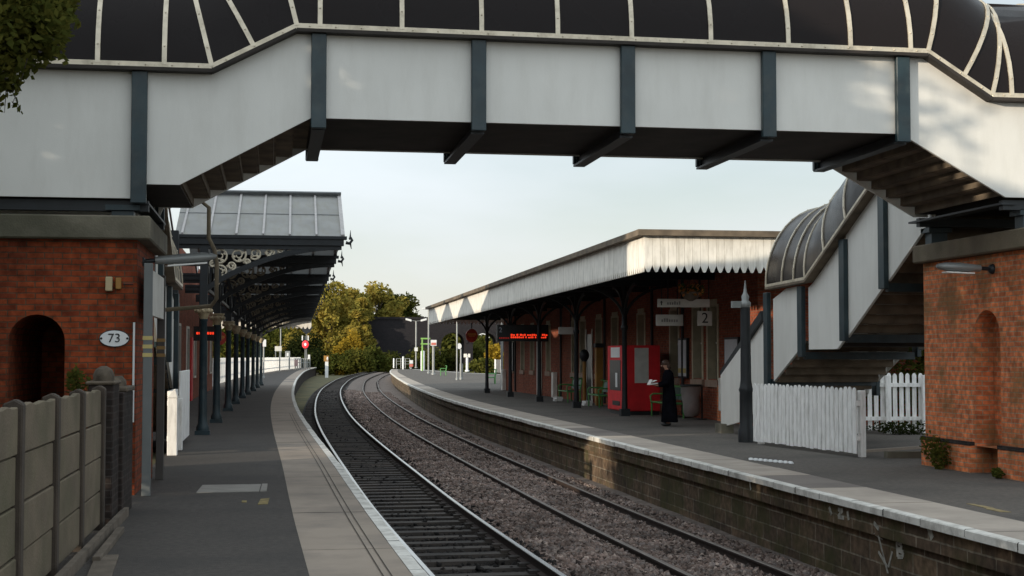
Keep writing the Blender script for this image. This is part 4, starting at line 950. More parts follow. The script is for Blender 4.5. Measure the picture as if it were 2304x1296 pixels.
for y in (43.7,50.9,58.2,65.5,72.8):
    mb = MB(); x = 10.62; mb.box(x-.14,x+.14,y-.14,y+.14,0,.22); mb.lathe(x,y,[(.10,.22),(.085,.6),(.075,2.6),(.11,2.66),(.11,2.74),(.08,2.78),(.08,4.0+tz(y))], 10)
    for sx in (-1, 1):
        pts = [(x+sx*1.5*(1-math.cos(t*math.pi/2)), y, 2.85+1.12*math.sin(t*math.pi/2)) for t in [q/8 for q in range(9)]]
        for a, b in zip(pts, pts[1:]): mb.bar(a, b, .07, .08)
    for sy in (-1, 1):
        pts = [(x, y+sy*1.5*(1-math.cos(t*math.pi/2)), 2.85+1.12*math.sin(t*math.pi/2)) for t in [q/8 for q in range(9)]]
        for a, b in zip(pts, pts[1:]): mb.bar(a, b, .07, .08)
    mb.build('column', M['dark'], RC)

# signs under the right canopy
def hangsign(name, x0, x1, y, z0, z1, label, cat, grp, face, th=.06, hz=4.2):
    t = thing(name, ((x0+x1)/2, y, z0), label, cat, grp)
    mb = MB(); mb.box(x0,x1,y,y+th,z0,z1); mb.build('board', face, t, .006)
    for s_ in (.2,.8):
        mb = MB(); mb.tube([(lerp(x0,x1,s_),y+th/2,z1),(lerp(x0,x1,s_),y+th/2,hz)], .015, 6); mb.build('hanger', M['dark'], t)
    return t
p0, p1 = pl(1570,733,1,38.6), pl(1602,700,1,38.6)
t = hangsign('platform_number_sign', p0.x, p1.x, 38.6, p0.z, p1.z, 'square white sign with a black figure 2 hanging under the right canopy', 'sign', None, M['signgrey'])
text('2', .40, M['black'], t, frame(((p0.x+p1.x)/2,38.59,(p0.z+p1.z)/2),(1,0,0),(0,0,1)), 'number')
p0, p1 = pl(1477,733,1,39.6), pl(1537,708,1,39.6)
t = hangsign('name_board', p0.x, p1.x, 39.6, p0.z, p1.z, 'small pale board left of the figure 2 sign under the right canopy', 'sign', None, M['signgrey'])
mb = MB(); cx, cz_ = (p0.x+p1.x)/2, (p0.z+p1.z)/2
rn = random.Random(8)
for k in range(7): mb.box(cx-.24+k*.07,cx-.24+k*.07+.045,39.588,39.6,cz_-.05,cz_+rn.choice([.02,.05]))
M['faint'] = mat('faded print', (.26, .25, .24), .6, var=.2); mb.build('faded_print', M['faint'], t)
p0, p1 = pl(1480,691,1,38.2), pl(1597,673,1,38.2)
t = hangsign('direction_sign', p0.x, p1.x, 38.2, p0.z, p1.z, 'long narrow direction sign with an arrow under the right canopy ceiling', 'sign', None, M['signgrey'])
mb = MB(); cz_ = (p0.z+p1.z)/2; xa = p0.x+.10
mb.prism([(xa-.045,38.188,cz_+.01),(xa,38.188,cz_+.06),(xa+.045,38.188,cz_+.01),(xa+.014,38.188,cz_+.015),(xa+.014,38.188,cz_-.06),(xa-.014,38.188,cz_-.06),(xa-.014,38.188,cz_+.015)], (0,.012,0)); mb.build('arrow', M['black'], t)
mb = MB()
for k in range(6): mb.box(xa+.16+k*.065,xa+.2+k*.065,38.19,38.2,cz_-.045,cz_+rn.choice([.02,.045]))
mb.build('faded_print', M['greytext'], t)
p0, p1 = pl(1257,752,1,52.4), pl(1291,736,1,52.4)
t = hangsign('name_board', p0.x, p1.x, 52.4, p0.z, p1.z, 'short white hanging board just right of the red lit departure board', 'sign', None, M['signgrey'])
p0, p1 = pl(1119,768,1,58.6), pl(1234,731,1,58.6)
t = hangsign('departure_board', p0.x, p1.x, 58.6, p0.z, p1.z, 'black departure board with a figure 2 and red glowing text under the right canopy', 'departure board', 'departure boards', M['black'], .3)
M['dimfig'] = mat('pale lettering', (.30, .31, .34), .6, var=.1)
text('2', .28, M['dimfig'], t, frame((p0.x+.13,58.59,p1.z-.22),(1,0,0),(0,0,1)), 'number')
mb = MB(); rn = random.Random(12); zz = p0.z+.13
for r_ in range(2):
    x = p0.x+.55
    while x < p1.x-.12:
        wd_ = rn.uniform(.04,.085); mb.box(x,x+wd_,58.588,58.6,zz+r_*.1,zz+r_*.1+rn.choice([.05,.07,.07])); x += wd_+(.025 if rn.random() < .8 else .07)
mb.build('led_text', M['led'], t)
M['leddim'] = emis('dim red led', (.5, .02, .01), .25)
mb = MB()
for k in range(6): mb.box(p0.x+.08+k*.07,p0.x+.125+k*.07,58.588,58.6,zz-.02,zz+.03)
mb.build('small_led_text', M['leddim'], t)
roundsign((10.95,80.9,2.98), .33, 'red round sign with an orange band hanging at the far end of the right canopy', 3.7, 'red hanging signs')

# ------------------------------------------------------------------ furniture on the right platform
def oaf(p, q): return Vector(q)-Vector(p)
# red vending machine
VM = thing('vending_machine', (11.35, 45, 0), 'tall red vending machine with a pale poster on its side, behind the reading woman', 'vending machine')
vx0, vx1, vy0, vy1 = pl(1402,930,1,44.3).x, pl(1486,930,1,44.3).x, 44.3, 46.5
mb = MB(); mb.box(vx0+.02,vx1,vy0,vy1,.12,2.16); mb.build('cabinet', M['red'], VM, .02)
mb = MB(); mb.box(vx0+.08,vx1-.03,vy0+.05,vy1-.05,0,.12); mb.build('plinth', M['dark'], VM)
p0, p1 = pl(1428,862,1,44.3), pl(1459,780,1,44.3)
mb = MB(); mb.box(p0.x,p1.x,44.29,44.3,p0.z,p1.z-.04); mb.build('side_poster', M['signgrey'], VM)
mb = MB(); mb.box(vx0,vx0+.02,44.4,46.25,.15,2.12); fr_ = mb.build('front_panel', M['red'], VM)
mb = MB(); mb.box(vx0-.012,vx0,44.7,45.9,1.78,2.1); mb.build('white_label', M['signwhite'], fr_)
mb = MB(); mb.box(vx0-.012,vx0,44.6,46.05,.75,1.7); mb.build('display_window', M['glassdark'], fr_)
mb = MB(); mb.box(vx0-.02,vx0-.012,45.0,45.25,.85,1.3); mb.build('coin_slot', M['signwhite'], fr_)
mb = MB(); mb.box(vx0-.012,vx0,44.7,45.7,.28,.42); mb.build('delivery_slot', M['black'], fr_)
text('1', .22, M['black'], VM, frame((vx0-.013,45.6,1.93),(0,-1,0),(0,0,1)), 'number') if False else None
# green tube benches
def bench():
    t = thing('bench', (0,0,0), 'x', 'bench', 'green metal platform benches')   # sits along y, faces -x
    L_ = 1.75
    fr_ = MB()
    for y in (-L_/2, L_/2):
        fr_.tube([(.16,y,0),(.16,y,.44),(.24,y,.92),(.20,y,.97),(.12,y,.94)], .03, 8); fr_.tube([(-.34,y,0),(-.34,y,.42)], .03, 8); fr_.tube([(-.36,y,.43),(.18,y,.43)], .03, 8)
        fr_.tube([(.2,y,.68),(-.30,y,.68),(-.38,y,.62),(-.36,y,.45)], .026, 8)
    fr_.tube([(.22,-L_/2,.92),(.22,L_/2,.92)], .028, 8); fr_.tube([(-.36,-L_/2,.44),(-.36,L_/2,.44)], .028, 8)
    fr_.build('frame', M['green'], t)
    for k in range(3):
        y0 = -L_/2+.05+k*(L_-.1)/3; y1 = y0+(L_-.1)/3-.04; mb = MB()
        mb.box(-.36,.15,y0,y1,.435,.455); mb.build('seat', M['greenmesh'], t, .006)
        mb = MB(); mb.obox((.205,(y0+y1)/2,.72), (.012,0,0), (0,(y1-y0)/2,0), (.035,0,.19)); mb.build('backrest', M['greenmesh'], t, .006)
    return t
b0 = bench(); b0.location = (11.75, 42.6, 0); b0['label'] = 'green metal bench right behind the woman in the black coat'
dup(b0, (11.75, 51.6, 0), 0, 'green metal bench just left of the red vending machine')
dup(b0, (11.85, 57.7, 0), 0, 'green metal bench against the brick wall under the red lit departure board')
dup(b0, (14.6, 97.5, 0), -.12, 'nearer of two green benches out on the open end of the right platform')
dup(b0, (16.4, 141, 0), -.1, 'small distant green bench beside the red topped sign post')
def bundle(x, y, label):
    mb = MB(); mb.box(x-.16,x+.16,y-.2,y+.2,.0,.08); mb.obox((x+.02,y,.13),(.15,.03,0),(-.03,.18,0),(0,.02,.05)); tag(mb.build('paper_bundle', M['paper'], None, .01), label, 'newspaper bundle', 'newspaper bundles')
bundle(11.45, 58.6, 'white newspaper bundle on the ground under the bench below the departure board'); bundle(11.5, 53.2, 'white newspaper bundle on the ground left of the ochre post')
op = thing('ochre_post', (11.95, 53.2, 0), 'ochre yellow wooden post standing left of the red vending machine', 'post')
mb = MB(); mb.box(11.82,12.08,53.07,53.33,0,2.15); mb.build('shaft', M['ochre'], op, .01); mb = MB(); mb.box(11.78,12.12,53.03,53.37,2.15,2.3); mb.build('top', M['dark'], op, .02)
hp = thing('help_point', (12.0, 56.0, 0), 'slim yellow help post with a rounded black head beside the wall', 'help point')
mb = MB(); mb.tube([(12,56,0),(12,56,1.7)], .07, 10); mb.build('pole', M['ochre'], hp); mb = MB(); mb.ball((12,56,1.86), (.2,.2,.24), 0, 12, 8); mb.tube([(12,56,1.62),(12,56,1.8)], .11, 10); mb.build('head', M['dark'], hp)
# clear plastic sack on a bin ring
BN = thing('litter_bin', (11.9, 40.9, 0), 'clear plastic litter sack hanging from a dark ring stand beside the brick wall', 'litter bin')
bx, by = 11.9, 40.9
mb = MB(); ringp = [(bx+.30*math.cos(2*math.pi*k/16), by+.30*math.sin(2*math.pi*k/16), .98) for k in range(17)]; mb.tube(ringp, .03, 6, cap=False); mb.tube([(bx+.32,by,0),(bx+.32,by,1.0)], .03, 8); mb.lathe(bx+.32,by,[(.16,0),(.16,.03)], 10); mb.build('ring_stand', M['dark'], BN)
mb = MB(); rn = random.Random(9); n_ = 14; vs = []
for z, r in ((.98,.29),(.8,.27),(.6,.25),(.4,.26),(.22,.25),(.1,.17)):
    for k in range(n_): a = 2*math.pi*k/n_; q = r*(1+rn.uniform(-.12,.12)); vs.append((bx+q*math.cos(a), by+q*math.sin(a), z+rn.uniform(-.02,.02)))
mb.add(vs, [(i*n_+k, i*n_+(k+1)%n_, (i+1)*n_+(k+1)%n_, (i+1)*n_+k) for i in range(5) for k in range(n_)], 0, True); mb.add(vs[-n_:], [tuple(range(n_))]); mb.build('sack', M['bag'], BN)
mb = MB()
for k in range(6): mb.ball((bx+rn.uniform(-.12,.12), by+rn.uniform(-.12,.12), .2+.05*k), (.08,.07,.05), k % 2, 7, 5)
mb.build('rubbish', [M['paper'], M['signred']], BN)
# posters on the wall
def poster(px0, px1, py0, py1, label, plane='x', val=12.38, band=True, m_=None):
    a, b = pl(px0,py1,0,val), pl(px1,py0,0,val); t = thing('poster_case', (val, (a.y+b.y)/2, a.z), label, 'poster', 'timetable posters on the station wall')
    mb = MB(); y0, y1 = min(a.y,b.y), max(a.y,b.y); mb.box(val-.02,val+.05,y0-.06,y1+.06,a.z-.06,b.z+.06); mb.build('frame', M['dark'], t)
    mb = MB(); mb.box(val-.03,val-.02,y0,y1,a.z,b.z); mb.build('sheet', M['poster'], t)
    if band: mb = MB(); mb.box(val-.034,val-.03,y0,y1,a.z+.10,a.z+.24); mb.build('colour_band', M['yellow'], t)
    return t
poster(1528,1545,765,846,'tall white timetable poster with a yellow band right of the woman')
poster(1633,1660,763,850,'large pale poster partly hidden by the stair handrail', band=False)
M['bluepaper'] = mat('blue grey poster', (.30,.36,.48), .4, var=.15, scale=5); 
poster(1148,1154,772,832,'narrow bluish poster at the far end of the station wall', band=False)
# hanging basket with orange petals
HB = thing('hanging_basket', (11.0, 37.6, 3.35), 'hanging basket of orange flowers under the right canopy ceiling', 'hanging basket')
mb = MB(); mb.lathe(10.95,37.6,[(.05,3.28),(.2,3.36),(.27,3.5),(.28,3.52)], 12); mb.build('basket', M['wood'], HB)
mb = MB(); rn = random.Random(3)
for k in range(150):
    a = rn.uniform(0,6.28); r = .30*math.sqrt(rn.random()); c = Vector((10.95+r*math.cos(a)*1.2, 37.6+r*math.sin(a), 3.5+rn.uniform(-.1,.28)*(1-r)))
    u = Vector((rn.gauss(0,1),rn.gauss(0,1),rn.gauss(0,1))).normalized(); v = u.orthogonal().normalized(); s_ = rn.uniform(.025,.05); mb.quad(c-u*s_-v*s_, c+u*s_-v*s_, c+u*s_+v*s_, c-u*s_+v*s_, 1 if rn.random() < .45 else 0)
M['plantgreen'] = mat('flower leaf', (.05,.09,.025), .8, var=.4); M['flower'] = mat('orange petals', (.55,.22,.06), .7, var=.3)
mb.build('flowers', [M['plantgreen'], M['flower']], HB)
mb = MB()
for k in range(3): a = k*2.09; mb.tube([(10.95+.27*math.cos(a),37.6+.27*math.sin(a),3.51),(10.95,37.6,4.0)], .008, 5)
mb.tube([(10.95,37.6,4.0),(10.95,37.6,4.3)], .01, 5); mb.build('chains', M['dark'], HB)

# lamp column beside the stair foot
LP = thing('lamp_column', (9.9, 29.9, 0), 'tall dark iron column with a silvery spike beside the white picket fence', 'column')
mb = MB(); mb.lathe(9.9,29.9,[(.17,0),(.17,.25),(.14,.32),(.135,1.05),(.155,1.10),(.135,1.16),(.115,1.3),(.10,2.85)], 16); mb.build('shaft', M['dark'], LP)
mb = MB(); mb.lathe(9.9,29.9,[(.10,2.85),(.12,2.88),(.12,2.95),(.07,3.0),(.085,3.08),(.04,3.16),(.022,3.3),(.01,3.42)], 12); mb.build('finial', M['galv'], LP)
mb = MB(); mb.box(9.6,9.79,29.85,29.95,2.84,2.98); mb.build('side_bracket', M['galv'], LP)

# picket fences
def picket(name, a, b, n_, h, label, wd, posts=(), grp=None, ztop=None):
    a, b = Vector(a+(0,)), Vector(b+(0,)); d = (b-a); u = d.normalized(); nr = Vector((u.y,-u.x,0))
    t = thing(name, tuple((a+b)/2), label, 'picket fence', grp); rn = random.Random(n_)
    pk = MB(); st = d/n_
    for k in range(n_):
        o = a+st*(k+.5); w_ = wd/2; hh = h+rn.uniform(-.015,.015); bt = .06+rn.uniform(0,.02); tl = rn.uniform(-.006,.006)
        poly = [(-w_,bt),(w_,bt),(w_+tl,hh-.06),(w_*.6+tl,hh-.015),(tl,hh),(-w_*.6+tl,hh-.015),(-w_+tl,hh-.06)]
        m_ = MB(); m_.prism([tuple(o.xy+u.xy*q+nr.xy*.03)+(z,) for q, z in poly], nr*.022); m_.build('picket', M['fencewhite'], t)
    r_ = MB()
    for z in (.35, h-.28): r_.obox((a+b)/2+Vector((0,0,z)), d/2, nr*.027, Vector((0,0,.045)))
    r_.build('rails', M['fencewhite'], t)
    for q in posts:
        m_ = MB(); c = a+d*q-nr*.09; m_.obox(c+Vector((0,0,(h-.05)/2)), u*.06, nr*.055, Vector((0,0,(h-.05)/2))); m_.build('post', M['fencewhite'], t, .01)
picket('picket_fence', (9.86,29.2), (10.38,25.0), 26, 1.25, 'white picket fence with pointed tops between the iron column and the stairs', .125, (.02,.985))
picket('picket_fence', (17.4,32.3), (13.55,32.9), 26, 1.42, 'weathered white picket fence behind the stairs beside the orange red pier', .10, (.3,.58,.80,.985))
# raised kerb and dark ramp between fence and pier
KB = MB(); KB.prism([(10.8,24.75,0),(14.0,24.3,0),(14.0,24.45,0),(10.8,24.9,0)], (0,0,.12)); tag(KB.build('kerb', M['cap']), 'pale kerb stone between the picket fence and the right brick pier', 'kerb')
KB = MB(); KB.prism([(10.95,26.2,0),(14.2,28.2,0),(14.2,28.35,0),(10.95,26.35,0)], (0,0,.05)); tag(KB.build('kerb', M['slab']), 'thin pale line of kerb across the dark path behind the picket fence', 'kerb')

# ------------------------------------------------------------------ the reading woman
def skin(name, joints, bones, mtl, parent=None, sub=2, origin=(0,0,0)):
    """joints: {key: (x,y,z,r)}; grows one continuous surface round connected bones"""
    keys = list(joints); me = bpy.data.meshes.new(name); off = Vector(origin)
    me.from_pydata([Vector(joints[k][:3])-off for k in keys], [(keys.index(a), keys.index(b)) for a, b in bones], [])
    o = bpy.data.objects.new(name, me); COL.objects.link(o)
    md = o.modifiers.new('skin', 'SKIN'); md.use_smooth_shade = True
    for k, v in zip(keys, me.skin_vertices[0].data): r = joints[k][3]; v.radius = r if isinstance(r, tuple) else (r, r); v.use_root = (k == 'pelvis' or k == keys[0] and 'pelvis' not in keys)
    s_ = o.modifiers.new('sub', 'SUBSURF'); s_.levels = sub; s_.render_levels = sub
    dg = bpy.context.evaluated_depsgraph_get(); m2 = bpy.data.meshes.new_from_object(o.evaluated_get(dg)); bpy.data.objects.remove(o)
    for p in m2.polygons: p.use_smooth = True
    m2.materials.clear(); m2.materials.append(mtl); o2 = bpy.data.objects.new(name, m2); COL.objects.link(o2)
    if parent: o2.parent = parent
    else: o2.location = off
    return o2
# local frame: she faces -x; feet at the origin
J = dict(pelvis=(0,0,.86,.12), waist=(.0,0,1.02,.105), chest=(-.01,0,1.20,.125), neck=(-.02,0,1.36,.05), headb=(-.045,0,1.42,.055), skull=(-.075,0,1.495,.085), crown=(-.075,0,1.56,.06),
    sL=(0,-.16,1.29,.055), eL=(-.07,-.215,1.06,.042), wL=(-.27,-.13,1.0,.027), hL=(-.335,-.10,1.005,.032),
    sR=(0,.16,1.29,.055), eR=(-.07,.215,1.06,.042), wR=(-.27,.13,1.0,.027), hR=(-.335,.10,1.005,.032),
    kL=(-.01,-.09,.46,.062), aL=(.01,-.09,.10,.042), tL=(-.11,-.095,.045,.038), kR=(.0,.09,.46,.062), aR=(.03,.09,.10,.042), tR=(-.09,.095,.045,.038))
Bn = [('pelvis','waist'),('waist','chest'),('chest','neck'),('neck','headb'),('headb','skull'),('skull','crown'),('chest','sL'),('sL','eL'),('eL','wL'),('wL','hL'),('chest','sR'),('sR','eR'),('eR','wR'),('wR','hR'),('pelvis','kL'),('kL','aL'),('aL','tL'),('pelvis','kR'),('kR','aR'),('aR','tR')]
for s_, y_ in (('L',-1),('R',1)):
    for k, (dy, ln, dz) in enumerate(((-.03,.055,.012),(-.012,.065,.016),(.006,.06,.014),(.024,.045,.008))):
        J['f%s%da' % (s_,k)] = (-.36, y_*(.10+dy*.8), 1.005+dz*.3, .0095); J['f%s%db' % (s_,k)] = (-.36-ln*.7, y_*(.10+dy), 1.005+dz-.0, .009); J['f%s%dc' % (s_,k)] = (-.36-ln, y_*(.095+dy)-y_*.012, .992+dz, .008)
        Bn += [('h'+s_,'f%s%da' % (s_,k)),('f%s%da' % (s_,k),'f%s%db' % (s_,k)),('f%s%db' % (s_,k),'f%s%dc' % (s_,k))]
    J['t%sa' % s_] = (-.325, y_*.07, 1.03, .010); J['t%sb' % s_] = (-.365, y_*.06, 1.045, .009); Bn += [('h'+s_,'t%sa' % s_),('t%sa' % s_,'t%sb' % s_)]
WM = skin('person', J, Bn, M['skin']); tag(WM, 'woman in a long black coat standing with head bowed, reading a white paper', 'person')
def loft(mb, rings, n_=20, mi=0):
    vs = []
    for cx, cy, z, rx, ry in rings:
        for k in range(n_):
            a = 2*math.pi*k/n_; f_ = 1+.05*math.sin(5*a+z*3)*(1 if z < .95 else .3); vs.append((cx+rx*f_*math.cos(a), cy+ry*f_*math.sin(a), z))
    mb.add(vs, [(i*n_+k, i*n_+(k+1)%n_, (i+1)*n_+(k+1)%n_, (i+1)*n_+k) for i in range(len(rings)-1) for k in range(n_)], mi, True)
    mb.add(vs[:n_], [tuple(range(n_-1,-1,-1))], mi); mb.add(vs[-n_:], [tuple(range(n_))], mi)
mb = MB(); loft(mb, [(.03,0,.10,.20,.27),(.03,0,.14,.20,.265),(.02,0,.45,.175,.235),(.01,0,.80,.155,.205),(.0,0,1.0,.135,.18),(-.01,0,1.18,.145,.20),(-.005,0,1.30,.12,.20),(-.01,0,1.355,.08,.12),(-.025,0,1.39,.06,.065)])
for y_ in (-1, 1):
    mb.tube([(0,y_*.16,1.31),(-.02,y_*.20,1.2),(-.07,y_*.225,1.06),(-.15,y_*.19,1.03),(-.265,y_*.135,1.0)], [.07,.072,.066,.058,.048], 12)
mb.build('coat', M['coat'], WM, fix=True)
mb = MB(); mb.ball((-0.067,0,1.545), (.100,.088,.085), 0, 14, 10); mb.ball((-0.012,0,1.48), (.065,.085,.085), 0, 12, 8); mb.ball((.02,0,1.42), (.045,.06,.05), 0, 10, 6); mb.build('hair', M['hair'], WM)
mb = MB()
for y_ in (-.032,.032): mb.ball((-.160,y_,1.50), (.007,.012,.008), 0, 6, 4)
mb.build('eyes', M['black'], WM)
mb = MB(); mb.ball((-0.170,0,1.475), (.018,.012,.02), 0, 8, 6); mb.build('nose', M['skin'], WM)
mb = MB(); mb.ball((-0.154,0,1.435), (.008,.024,.006), 0, 8, 5)
M['lip'] = mat('lips', (.28,.09,.07), .6); mb.build('mouth', M['lip'], WM)
mb = MB()
for y_ in (-1,1): mb.ball((-.05-.03*(y_ < 0),y_*.092,.048), (.13,.046,.046), 0, 10, 6)
mb.build('shoes', M['black'], WM)
WM.location = (10.2, 37.15, 0); WM.rotation_euler = (0, 0, R(-4)); WM.scale = (1.06,)*3
NPp = thing('newspaper', (9.8, 37.15, 1.05), 'folded white paper held out in front by the woman in black', 'newspaper')
mb = MB(); mb.obox((9.77,37.14,1.10), (.11,0,.02), (0,.15,0), (-.002,0,.012)); mb.build('lower_fold', M['paper'], NPp); mb = MB(); mb.obox((9.70,37.14,1.15),(.03,0,.06),(0,.15,0),(.004,0,-.002)); mb.obox((9.79,37.14,1.165),(.07,0,.03),(0,.14,0),(-.002,0,.004)); mb.build('upper_fold', M['paper'], NPp)

# ------------------------------------------------------------------ far ends of the platforms
def polepost(name, px, pyb, label, cat, grp=None, ptop=None, r=.06, m_=None, parts=()):
    b = gp(px, pyb); t = thing(name, tuple(b), label, cat, grp); zt = zat(b, ptop)
    mb = MB(); mb.tube([(b.x,b.y,0),(b.x,b.y,zt)], r, 8); mb.lathe(b.x,b.y,[(r*1.7,0),(r*1.7,.15),(r,.2)], 8); mb.build('pole', m_ or M['galv'], t)
    return t, b, zt
sc_px = lambda b: (b.x*math.sin(TH)+b.y*math.cos(TH))/F_PX
# double headed lamp
t, b, zt = polepost('street_lamp', 936, 828, 'double headed grey platform lamp beyond the end of the right platform', 'lamp', 'grey platform lamps', 722, .13)
k = sc_px(b)
for s_ in (-1, 1):
    mb = MB(); mb.tube([(b.x,b.y,zt-.05),(b.x+s_*11*k,b.y,zt+.05)], .05, 6); mb.build('arm', M['galv'], t)
    mb = MB(); mb.obox((b.x+s_*17*k,b.y,zt+.15), (6.5*k,0,.12*s_), (0,.2,0), (0,0,.16)); mb.build('lamp_head', M['signwhite'], t, .04)
mb = MB(); mb.box(b.x-.25,b.x+.25,b.y-.2,b.y+.1,zat(b,790),zat(b,782)); mb.build('control_box', M['signwhite'], t)
t, b, zt = polepost('lamp_post', 964, 840, 'tall slender grey lamp post just left of the far canopy corner', 'lamp post', 'grey platform lamps', 690, .085, M['galv'])
mb = MB(); k = sc_px(b); mb.obox((b.x-8*k,b.y,zt-.2),(7*k,0,.06),(0,.16,0),(0,0,.08)); mb.build('lamp_head', M['signwhite'], t, .03)
t, b, zt = polepost('lamp_post', 1028, 855, 'pale lamp post standing under the far end of the right canopy', 'lamp post', 'grey platform lamps', 712, .06, M['galv'])
mb = MB(); k = sc_px(b); mb.obox((b.x-4*k,b.y,zt),(9*k,0,.06),(0,.14,0),(0,0,.06)); mb.build('lamp_head', M['signwhite'], t, .03)
# mirror on a post
t, b, zt = polepost('platform_mirror', 1037, 854, 'round white platform mirror on a grey post', 'mirror', None, 785, .07); k = sc_px(b)
mb = MB(); c = Vector((b.x-4*k,b.y-.1,zat(b,779))); n_ = 20; mb.prism([(c.x+5*k*math.cos(2*math.pi*i/n_),c.y,c.z+6.5*k*math.sin(2*math.pi*i/n_)) for i in range(n_)], (0,.06,0)); mb.build('mirror_disc', M['signwhite'], t)
mb = MB(); mb.prism([(c.x+5.9*k*math.cos(2*math.pi*i/n_),c.y+.07,c.z+7.6*k*math.sin(2*math.pi*i/n_)) for i in range(n_)], (0,.05,0)); mb.build('backing', M['dark'], t)
mb = MB(); mb.box(b.x-2.5*k,b.x+5*k,b.y+.1,b.y+.2,.0,zat(b,818)); mb.build('grey_cabinet', M['galv'], t)
# red and white sign post
t, b, zt = polepost('sign_post', 975, 843, 'pale post with a square white and red sign on the far right platform', 'sign post', None, 778, .13, M['galv']); k = sc_px(b)
mb = MB(); mb.box(b.x-6.5*k,b.x+6.5*k,b.y-.25,b.y-.15,zat(b,778),zat(b,765)); pn = mb.build('sign_panel', M['signwhite'], t)
M['pinkred'] = mat('faded red sign', (.55,.16,.12), .5); mb = MB(); mb.box(b.x-5.5*k,b.x+5.5*k,b.y-.27,b.y-.25,zat(b,776.5),zat(b,771)); mb.build('red_field', M['pinkred'], pn)
# white bollards
for px, pyb, pt, r, lab in ((951,834,789,.27,'thickest white marker post under the green frame'),(907,831,802,.13,'slim white marker post in the middle of the railing'),(886,828,806,.12,'short white marker post at the left end of the railing')):
    b = gp(px, pyb); mb = MB(); zt = zat(b, pt); mb.lathe(b.x,b.y,[(r,0),(r,zt-.1),(r*.6,zt)], 10); tag(mb.build('marker_post', M['signwhite']), lab, 'marker post', 'white marker posts')
# green frame
b = gp(951, 834.5); k = sc_px(b); FRm = thing('green_frame', tuple(b), 'bright green tube frame beside the tall slender lamp post', 'frame')
M['lime'] = mat('lime tube paint', (.22,.42,.10), .5)
mb = MB(); mb.tube([(b.x,b.y+.5,0),(b.x,b.y+.5,zat(b,762))], .10, 6); mb.tube([(b.x+14*k,b.y+.5,0),(b.x+14*k,b.y+.5,zat(b,762))], .10, 6); mb.build('uprights', M['lime'], FRm)
mb = MB()
for py in (762,774): mb.tube([(b.x-.2,b.y+.5,zat(b,py)),(b.x+14*k+.2,b.y+.5,zat(b,py))], .12, 6)
mb.build('cross_bars', M['lime'], FRm)
# railing at the far end with a small notice
b = gp(892, 829); k = sc_px(b); RLg = thing('railing', tuple(b), 'white tubular railing across the far end of the right platform', 'railing')
mb = MB()
for q in range(4): x = b.x+q*10*k; mb.tube([(x,b.y,0),(x,b.y,zat(b,807))], .07, 6)
mb.build('uprights', M['galv'], RLg); mb = MB()
for py in (807,813,819): mb.tube([(b.x,b.y,zat(b,py)),(b.x+30*k,b.y,zat(b,py))], .05, 6)
mb.build('rails', M['galv'], RLg)
t, b, zt = polepost('notice', 925, 830, 'small white and red notice at the right end of the railing', 'notice', None, 812, .08); k = sc_px(b)
mb = MB(); mb.box(b.x-4*k,b.x+4*k,b.y-.2,b.y-.1,zat(b,818),zat(b,810.5)); mb.build('panel', M['signwhite'], t); mb = MB(); mb.box(b.x-4*k,b.x+4*k,b.y-.2,b.y-.1,zat(b,825),zat(b,819)); mb.build('red_panel', M['pinkred'], t)
t, b, zt = polepost('speaker_post', 1051, 836, 'white post carrying two small pale boxes in front of the viaduct', 'post', None, 798, .16, M['signwhite']); k = sc_px(b)
for s_, w_ in ((-4,3.2),(4.5,2)):
    mb = MB(); mb.box(b.x+(s_-w_)*k,b.x+(s_+w_)*k,b.y-.2,b.y+.2,zat(b,804),zat(b,796)); mb.build('box', M['cream'], t)
b = gp(1113, 843); k = sc_px(b); t = thing('white_gate', tuple(b), 'pale braced gate beside the far end of the station wall', 'gate')
mb = MB(); mb.box(b.x,b.x+2*k,b.y,b.y+.15,0,zat(b,808)); mb.box(b.x+14*k,b.x+16*k,b.y,b.y+.15,0,zat(b,808)); mb.build('gate_post', M['fencewhite'], t)
mb = MB()
for py in (811,824,836): mb.bar((b.x+2*k,b.y+.08,zat(b,py)),(b.x+14*k,b.y+.08,zat(b,py)), .1, .14)
for q in range(5): mb.bar((b.x+(3+q*2.5)*k,b.y+.02,.2),(b.x+(3+q*2.5)*k,b.y+.02,zat(b,809)), .06, .2)
mb.bar((b.x+2*k,b.y+.14,.3),(b.x+14*k,b.y+.14,zat(b,810)), .06, .14); mb.build('gate_leaf', M['fencewhite'], t)
b = gp(1131, 872); mb = MB(); mb.tube([(b.x-.05,b.y,0),(b.x-.05,b.y,4.2)], .07, 8); tag(mb.build('downpipe', M['galv']), 'grey downpipe at the far corner of the right station building', 'downpipe')

# left far end: white fence, signs, signal
WFc = [(-3.35,85),(-3.25,98),(-2.75,118),(-1.9,140),(-.55,165),(1.1,190),(2.9,212),(4.3,228)]
WF = thing('white_fence', (-3.25, 98, 0), 'long curving white boarded fence behind the far end of the left platform', 'fence')
mb = MB(); y = 85.0; rn = random.Random(17); pick = MB(); fx = interp([(q, p) for p, q in WFc])
while y < 228:
    pick.obox((fx(y),y,.92+rn.uniform(-.02,.02)), (.02,0,0), (0,.10,0), (0,0,.80)); y += .235
pk = pick.build('boards', M['fencewhite'], WF); pk['kind'] = 'stuff'
mb = MB(); ys = samples(85,228,3,3)
for z in (.5,1.4): 
    for a, b_ in zip(ys, ys[1:]): mb.bar((fx(a)-.05,a,z),(fx(b_)-.05,b_,z), .06, .1)
mb.build('rails', M['fencewhite'], WF)
t, b, zt = polepost('sign_post', 593, 851, 'grey post with a small white and red sign at the end of the left columns', 'sign post', None, 768, .06); k = sc_px(b)
